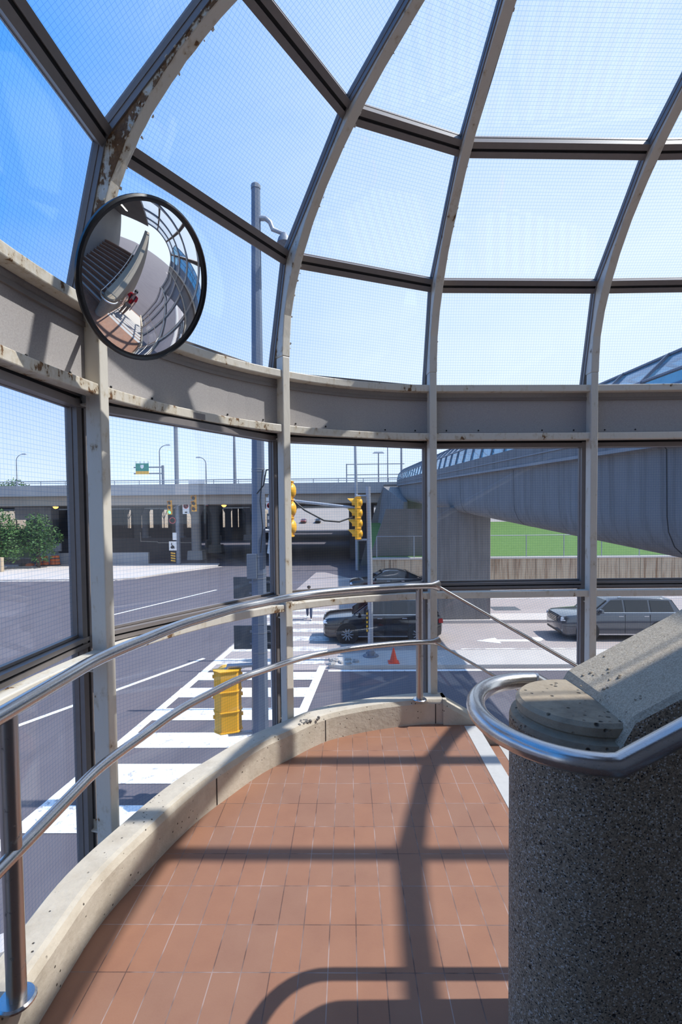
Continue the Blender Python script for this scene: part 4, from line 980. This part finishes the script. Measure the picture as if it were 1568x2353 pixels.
r, w2, hh = sign('traffic_sign', 420, 1155, 435, 1181, 52.75, 'white no-turn sign hanging between the two far signals', 'sign_white'); no_turn(r, w2, hh); MB().span((-w2*.35, -.016, hh*.08), (w2*.35, -.011, hh*.2)).build('legend_bar', 'sign_black', r)
r, w2, hh = sign('traffic_sign', 389, 1186, 404, 1206, 52.74, 'dark round sign below the green-lit signal', 'sign_back', sh='round'); MB().lathe([(w2*.95, 0), (w2*.95, .008), (w2*.75, .009), (w2*.75, 0)], (0, -.011, hh/2), (0, -1, 0), 24).build('rim_ring', 'sign_red', r)
r, w2, hh = sign('traffic_sign', 397, 1224, 406, 1241, 52.74, 'small white plate on the median mast', 'sign_white')
r, w2, hh = sign('traffic_sign', 389, 1244, 406, 1265, 52.74, 'white keep-right arrow sign on the median mast', 'sign_white')
MB().tube([(-w2*.3, -.02, hh*.85), (-w2*.3, -.02, hh*.6), (w2*.3, -.02, hh*.42), (w2*.3, -.02, hh*.2)], .045, 6).build('keep_right_arrow', 'sign_black', r); MB().lathe([(.16, 0), (.16, .01)], (-w2*.2, -.012, hh*.35), (0, -1, 0), 14).build('island_dot', 'sign_black', r)
r, w2, hh = sign('hazard_marker', 393, 1267, 403, 1291, 52.74, 'black and yellow striped hazard marker at the median mast foot', 'sign_black')
hm = MB()
for i in range(4):
    z = hh*(.08+.24*i); hm.add([(-w2, -.014, z), (w2, -.014, z-hh*.07), (w2, -.014, z+hh*.05), (-w2, -.014, z+hh*.12), (-w2, -.011, z), (w2, -.011, z-hh*.07), (w2, -.011, z+hh*.05), (-w2, -.011, z+hh*.12)], [(3, 2, 1, 0), (4, 5, 6, 7), (0, 1, 5, 4), (1, 2, 6, 5), (2, 3, 7, 6), (3, 0, 4, 7)])
hm.build('yellow_stripes', 'sign_yellow', r)
r, w2, hh = sign('traffic_sign', 612, 1154, 627, 1171, 14, 'white no-turn sign right of the tall grey pole', 'sign_white'); no_turn(r, w2, hh)
r, w2, hh = sign('street_sign', 612, 1143, 626, 1152, 14, 'small blue and white sign above the near no-turn sign', 'sign_white', 'sign'); MB().span((-.0, -.016, hh*.05), (w2*.8, -.011, hh*.95)).build('blue_panel', 'sign_blue', r)
r, w2, hh = sign('traffic_sign', 614, 1180, 625, 1216, 13.99, 'narrow dark plates below the near no-turn sign', 'sign_back')
for q in (.18, .62): MB().span((-w2*.7, -.016, hh*q), (w2*.7, -.011, hh*(q+.22))).build('pale_panel', 'sidewalk', r)
sgp = at(620, 1150, 14.1); r = empty('sign_post', (sgp.x, 14.04, GZ), 'thin post carrying the near no-turn sign', 'post'); MB().cyl((0, 0, 0), (0, 0, sgp.z-GZ+.15), .035, 8).build('pole', 'galvanised', r)
# traffic cone
cn = empty('traffic_cone', (gz(905, 1522, GZ+.14).x, gz(905, 1522, GZ+.14).y, GZ+.14), 'small orange-red traffic cone standing on the island', 'cone')
MB().lathe([(.145, .03), (.03, .50), (.025, .53), (.0005, .53)], (0, 0, 0), None, 20).build('cone_body', 'cone_orange', cn, smooth=True); MB().box((0, 0, .015), (.40, .40, .03), None, 0, .95).build('base', 'cone_orange', cn)

# ---- vehicles: local x is forward, origin on the ground under the middle
def vehicle(name, loc, rz, label, cat, paint, L_, W_, spec):
    root = empty(name, loc, label, cat, rz=rz); f = L_/2
    belt, roof, hood = spec['belt'], spec['roof'], spec['hood']; wr = spec['wheel']
    st = [(f, .80, .42, hood-.22), (f-.07, .90, .28, hood-.10), (f-.25, .96, .22, hood-.03), (f-.9, 1., .22, hood+.02), (spec['cowl'], 1., .22, belt-.03), (spec['cowl']-.4, 1., .22, belt), (-f+.55, 1., .22, belt+.02), (-f+.2, .97, .26, spec['tail']), (-f+.05, .92, .34, spec['tail']-.05), (-f, .84, .46, spec['tail']-.14)]
    rings = []
    for x, w, zb, zt in st:
        w = w*W_/2; zm = lerp(zb, zt, .55)
        half = [(w*.90, zb), (w*.985, zb+.10), (w, zm), (w*.985, zt-.10), (w*.93, zt-.02), (w*.60, zt+.012)]
        rings.append([(x, y, z) for y, z in half]+[(x, -y, z) for y, z in reversed(half)])
    body = MB().loft(rings)
    wb_, wt_ = W_/2*.93, W_/2*.70
    cab = [(spec['cowl']+.05, belt-.06, belt-.06), (spec['wtop'], belt-.06, roof-.05), (spec['wtop']-.35, belt-.06, roof), (spec['rtop']+.4, belt-.06, roof-.01), (spec['rtop'], belt-.06, roof-.06), (spec['rbase'], belt-.06, belt-.04)]
    rings = []
    def half_w(z): return lerp(wb_, wt_, max(0, (z-belt))/(roof-belt))
    for x, z0, z1 in cab:
        h0 = half_w(z0); h1 = half_w(z1); zz = max(z1, z0+.02)
        half = [(h0, z0), (lerp(h0, h1, .5), lerp(z0, zz, .5)), (h1, zz-.03 if zz-z0 > .1 else zz-.005), (h1-.07, zz), (h1*.5, zz+.018)]
        rings.append([(x, y, z) for y, z in half]+[(x, -y, z) for y, z in reversed(half)])
    body.loft(rings); body.build('body', paint, root, smooth=True, bevel=.02)
    def side(poly, nm, mat, o_=.008):
        for sgn in (1, -1):
            vs = [V((x, sgn*(half_w(z)+o_), z)) for x, z in poly]; vs2 = [V((x, sgn*(half_w(z)-.02), z)) for x, z in poly]; n = len(poly)
            MB().add(vs+vs2, [tuple(range(n)), tuple(range(n, 2*n))[::-1]]+[(i, (i+1) % n, n+(i+1) % n, n+i) for i in range(n)]).build(nm, mat, root)
    zb0, zt0 = belt+.03, roof-.10
    def xw(z): return lerp(spec['cowl']+.05, spec['wtop'], (z-belt)/(roof-belt))
    def xr(z): return lerp(spec['rbase'], spec['rtop'], (z-belt)/(roof-belt))
    d1, d2 = spec['doors']
    side([(xw(zb0)-.22, zb0), (xw(zt0)-.14, zt0), (d1+.04, zt0+.01), (d1+.04, zb0)], 'side_window', 'car_glass')
    side([(d1-.05, zb0), (d1-.05, zt0+.01), (d2+.04, zt0+.005), (d2+.04, zb0)], 'side_window', 'car_glass')
    side([(d2-.05, zb0), (d2-.05, zt0), (xr(zt0)+.15, zt0-.02), (xr(zb0)+.28, zb0+.02)], 'rear_side_window', 'car_glass')
    side([(xw(zb0)-.12, zb0-.035), (xw(zb0)-.12, zb0-.012), (xr(zb0)+.18, zb0-.005), (xr(zb0)+.18, zb0-.028)], 'window_trim', 'chrome', .012)
    def wind(xf, nm, sgn):
        vs = []
        for z in (belt+.04, roof-.10):
            for s in (1, -1): vs.append(V((xf(z)+sgn*.03, s*(half_w(z)-.09), z)))
        a = [vs[0], vs[1], vs[3], vs[2]]; c = [v-V((sgn*.05, 0, 0)) for v in a]
        MB().add(a+c, [(0, 1, 2, 3), (7, 6, 5, 4), (0, 4, 5, 1), (1, 5, 6, 2), (2, 6, 7, 3), (3, 7, 4, 0)]).build(nm, 'car_glass', root)
    wind(xw, 'windscreen', 1); wind(xr, 'rear_window', -1)
    for x in (spec['ax'], -spec['ax']):
        for sgn in (1, -1):
            y = sgn*(W_/2-.115)
            MB().lathe([(wr+.085, -.06), (wr+.085, .122)], (x, y, wr+.02), (0, sgn, 0), 30).build('wheel_arch', 'black_plastic', root)
            w_ = MB().lathe([(wr*.62, -.10), (wr*.94, -.11), (wr, -.08), (wr, .10), (wr*.94, .128), (wr*.68, .13)], (x, y, wr), (0, sgn, 0), 32).build('wheel', 'rubber', root, smooth=True)
            rm = MB().lathe([(wr*.68, .122), (wr*.64, .126), (wr*.60, .09), (wr*.18, .09), (wr*.15, .125), (.0005, .13)], (x, y, wr), (0, sgn, 0), 28)
            for k in range(10):
                a = 2*PI*k/10; c = V((x, y+sgn*.118, wr)); dv = V((math.cos(a), 0, math.sin(a))); rm.bar(c+dv*wr*.12, c+dv*wr*.64, (0, 1, 0), .035, .03)
            rm.build('rim', 'chrome', w_)
    for sgn in (1, -1):
        MB().box((f-.13, sgn*W_*.36, hood-.20), (.20, W_*.20, .14), Matrix.Rotation(-sgn*.25, 3, 'Z'), 0, .8).build('headlamp', 'lamp_clear', root, bevel=.02)
        MB().box((-f+.10, sgn*W_*.43, spec['tail']-.20), (.20, W_*.15, .18), Matrix.Rotation(sgn*.15, 3, 'Z'), 0, .9).build('tail_lamp', 'lamp_red', root, bevel=.02)
        MB().box((xw(belt)-.32, sgn*(W_/2+.10), belt+.10), (.14, .24, .16), None, 0, .8).build('door_mirror', paint, root, bevel=.03)
        for d in (d1, d2): MB().box((d+.18, sgn*(W_/2*.985+.01), belt-.14), (.20, .03, .035)).build('door_handle', 'chrome', root, bevel=.008)
        for d in (d1, d2+.02): MB().box((d, sgn*(W_/2*.995), lerp(.3, belt, .5)), (.012, .012, belt-.42)).build('door_gap', 'black_plastic', root)
        MB().box((0, sgn*(W_/2*.975), .30), (L_*.52, .03, .04)).build('sill_trim', 'chrome' if spec.get('rails') else 'black_plastic', root)
        if spec.get('rails'): MB().tube([(spec['wtop']-.35, sgn*(wt_-.06), roof+.01), (spec['wtop']-.5, sgn*(wt_-.06), roof+.06), (spec['rtop']+.35, sgn*(wt_-.06), roof+.06), (spec['rtop']+.2, sgn*(wt_-.06), roof+.0)], .022, 8).build('roof_rail', 'chrome' if paint == 'car_grey' else 'black_plastic', root, smooth=True)
    MB().box((f-.02, 0, hood-.26), (.07, W_*.46, .26), None, 0, .92).build('grille', 'black_plastic', root, bevel=.02)
    for z in (hood-.33, hood-.26, hood-.19): MB().box((f+.017, 0, z), (.014, W_*.42, .012)).build('grille_bar', 'chrome', root)
    MB().box((f-.06, 0, .36), (.10, W_*.80, .14)).build('bumper', 'black_plastic', root, bevel=.03)
    return root
SUV = dict(belt=1.20, roof=1.80, hood=1.12, cowl=1.25, wtop=.45, rtop=-2.05, rbase=-2.38, tail=1.15, wheel=.39, doors=(-.05, -1.10), ax=1.50, rails=1)
SED = dict(belt=.98, roof=1.44, hood=.92, cowl=1.15, wtop=.25, rtop=-1.05, rbase=-1.95, tail=1.02, wheel=.33, doors=(-.15, -1.10), ax=1.42)
vehicle('car', (1.42, 22.0, GZ+.005), PI, 'black SUV stopped at the crossing, facing left', 'car', 'car_black', 5.05, 1.98, SUV)
vehicle('car', (11.62, 22.1, GZ+.005), PI-.03, 'dark grey SUV with silver roof rails at right', 'car', 'car_grey', 5.15, 1.96, SUV)
vehicle('car', (2.62, 33.6, GZ+.005), PI, 'dark low car behind the black SUV, by the retaining wall', 'car', 'car_black', 5.1, 1.92, dict(SED, roof=1.70, belt=1.14, hood=1.06, tail=1.22, wheel=.37, rbase=-2.25, rtop=-1.0))
vehicle('car', (at(698, 1190, 168).x, 168, GZ+16*9/78), -PI/2, 'small red car on the climbing road beyond the underpass', 'car', 'car_red', 4.5, 1.8, SED)
vehicle('car', (at(731, 1190, 168).x, 168, GZ+16*9/78), -PI/2, 'small black car on the climbing road beyond the underpass', 'car', 'car_black', 4.5, 1.8, SED)
vehicle('car', (at(835, 1100, 62).x, 62, 3.76), 0, 'dark car roof passing along the overpass', 'car', 'car_black', 4.7, 1.8, SED)

# ---- people
def skinned(name, verts, edges, radii, mat, parent, sub=1):
    me = bpy.data.meshes.new(name); me.from_pydata(verts, edges, []); me.materials.append(MATS[mat])
    o = bpy.data.objects.new(name, me); COL.objects.link(o)
    sk_ = o.modifiers.new('skin', 'SKIN'); sk_.use_smooth_shade = True
    if not me.skin_vertices: me.skin_vertices.new() if hasattr(me.skin_vertices, 'new') else None
    lay = me.skin_vertices[0].data
    for i, r in enumerate(radii): lay[i].radius = (r, r) if not isinstance(r, tuple) else r; lay[i].use_root = (i == 0)
    sb_ = o.modifiers.new('sub', 'SUBSURF'); sb_.levels = sub; sb_.render_levels = sub
    o.parent = parent; return o
def person(loc, rz, label, J, skin, shirt, legs, shoes, hairc, straps=False):
    """J: joint positions in the person's own frame, facing -y"""
    root = empty('person', loc, label, 'person', rz=rz)
    v, e, r = [], [], []
    def add(p, rad, par=None):
        v.append(tuple(p)); r.append(rad); i = len(v)-1
        if par is not None: e.append((par, i))
        return i
    pel = add(J['pelvis'], (.15, .11)); wa = add(V(J['pelvis']).lerp(V(J['chest']), .5), (.135, .10), pel); ch_ = add(J['chest'], (.165, .115), wa)
    nk = add(J['neck'], .058, ch_); hd = add(V(J['head'])+V((0, .005, -.07)), (.068, .078), nk); h2_ = add(V(J['head'])+V((0, .01, .03)), (.078, .095), hd); add(V(J['head'])+V((0, .01, .10)), (.055, .065), h2_)
    ns = add(V(J['head'])+V((0, -.085, -.02)), .016, h2_)
    for s in 'LR':
        sh_ = add(J['sh'+s], .062, ch_); el = add(J['el'+s], .044, sh_); wr_ = add(J['wr'+s], .029, el); d = (V(J['wr'+s])-V(J['el'+s])).normalized()
        pm = add(V(J['wr'+s])+d*.075, (.040, .022), wr_); sdv = d.cross(V((0, 1, .2))).normalized()
        for q, (o_, ln) in enumerate(((-.028, .062), (-.009, .074), (.011, .070), (.029, .052))):
            k1 = add(V(J['wr'+s])+d*.115+sdv*o_, .0095, pm); k2 = add(V(J['wr'+s])+d*(.115+ln*.5)+sdv*o_+V((0, -.012, 0)), .0085, k1); add(V(J['wr'+s])+d*(.115+ln*.85)+sdv*o_+V((0, -.032, -.004)), .0075, k2)
        t1 = add(V(J['wr'+s])+d*.045-sdv*.042+V((0, -.01, 0)), .011, pm); add(V(J['wr'+s])+d*.085-sdv*.058+V((0, -.025, 0)), .009, t1)
        hp_ = add(J['hip'+s], .088, pel); kn = add(J['kn'+s], .058, hp_); an = add(J['an'+s], .038, kn); add(J['to'+s], .034, an)
    skinned('body', v, e, r, skin, root, 1)
    def part(name, pts, eds, rad, mat): skinned(name, [tuple(p) for p in pts], eds, rad, mat, root, 1)
    mid = V(J['pelvis']).lerp(V(J['chest']), .5)
    part('shirt', [V(J['chest']), mid, V(J['pelvis'])+V((0, 0, .02)), V(J['neck'])+V((0, 0, -.035)), J['shL'], V(J['shL']).lerp(V(J['elL']), .75), J['shR'], V(J['shR']).lerp(V(J['elR']), .75)], [(0, 1), (1, 2), (0, 3), (0, 4), (4, 5), (0, 6), (6, 7)], [(.185, .135), (.16, .125), (.17, .13), .072, .080, .066, .080, .066], shirt)
    part('trousers', [V(J['pelvis'])+V((0, 0, .03)), J['hipL'], J['knL'], V(J['anL'])+V((0, 0, .03)), J['hipR'], J['knR'], V(J['anR'])+V((0, 0, .03))], [(0, 1), (1, 2), (2, 3), (0, 4), (4, 5), (5, 6)], [(.162, .122), .108, .078, .062, .108, .078, .062], legs)
    for s in 'LR': part('shoe', [V(J['an'+s])+V((0, .05, -.03)), V(J['an'+s])+V((0, -.04, -.03)), V(J['to'+s])+V((0, -.02, .005))], [(0, 1), (1, 2)], [.045, .05, .040], shoes)
    H_ = V(J['head'])
    MB().lathe([(.086, .02), (.094, .06), (.080, .105), (.045, .13), (.0005, .138)], H_+V((0, .022, -.02)), (0, .18, 1), 18).build('hair', hairc, root, smooth=True)
    for s in (-1, 1):
        MB().lathe([(.0005, -.008), (.009, 0), (.0005, .008)], H_+V((s*.032, -.083, .012)), (0, -1, 0), 10).build('eye', 'sign_black', root)
        MB().lathe([(.0005, -.012), (.022, 0), (.0005, .012)], H_+V((s*.080, .012, .0)), (1, 0, 0), 10).build('ear', skin, root, smooth=True)
    MB().box(H_+V((0, -.083, -.058)), (.045, .012, .010)).build('mouth', 'lamp_red', root)
    if straps:
        for s in (-1, 1): MB().tube([V(J['chest'])+V((s*.09, -.14, -.22)), V(J['chest'])+V((s*.10, -.155, -.02)), V(J['chest'])+V((s*.105, -.06, .155)), V(J['chest'])+V((s*.10, .13, .02)), V(J['chest'])+V((s*.09, .15, -.2))], .02, 8).build('shoulder_strap', 'strap', root)
walk = dict(pelvis=(0, 0, .96), chest=(0, -.01, 1.34), neck=(0, -.015, 1.52), head=(0, -.04, 1.66), shL=(.19, 0, 1.44), shR=(-.19, 0, 1.44), elL=(.25, .06, 1.16), elR=(-.25, .02, 1.15), wrL=(.24, -.05, .94), wrR=(-.27, -.10, .93),
            hipL=(.09, 0, .92), hipR=(-.09, 0, .92), knL=(.10, -.16, .52), knR=(-.09, .0, .50), anL=(.10, -.20, .09), anR=(-.09, .26, .15), toL=(.11, -.38, .045), toR=(-.10, .13, .05))
pf = gz(711, 1424)
person((pf.x, pf.y, GZ+.01), R_(4), 'person in white T-shirt and jeans walking over the zebra crossing', walk, 'skin', 'shirt_white', 'denim', 'shoe_white', 'hair')
stand = dict(pelvis=(0, 0, .96), chest=(0, -.02, 1.34), neck=(0, -.02, 1.52), head=(0, -.05, 1.66), shL=(.19, 0, 1.44), shR=(-.19, 0, 1.44), elL=(.27, -.22, 1.30), elR=(-.24, .06, 1.15), wrL=(.235, -.47, 1.16), wrR=(-.24, -.04, .92),
            hipL=(.09, 0, .92), hipR=(-.09, 0, .92), knL=(.10, -.06, .50), knR=(-.10, -.02, .50), anL=(.10, .0, .09), anR=(-.10, .03, .09), toL=(.11, -.17, .045), toR=(-.11, -.14, .045))
person((2.02, 1.96, -.75), R_(-90), 'person in a red shirt on the stairs, seen in the round mirror', stand, 'skin_pale', 'shirt_red', 'trousers_tan', 'hair', 'hair', True)
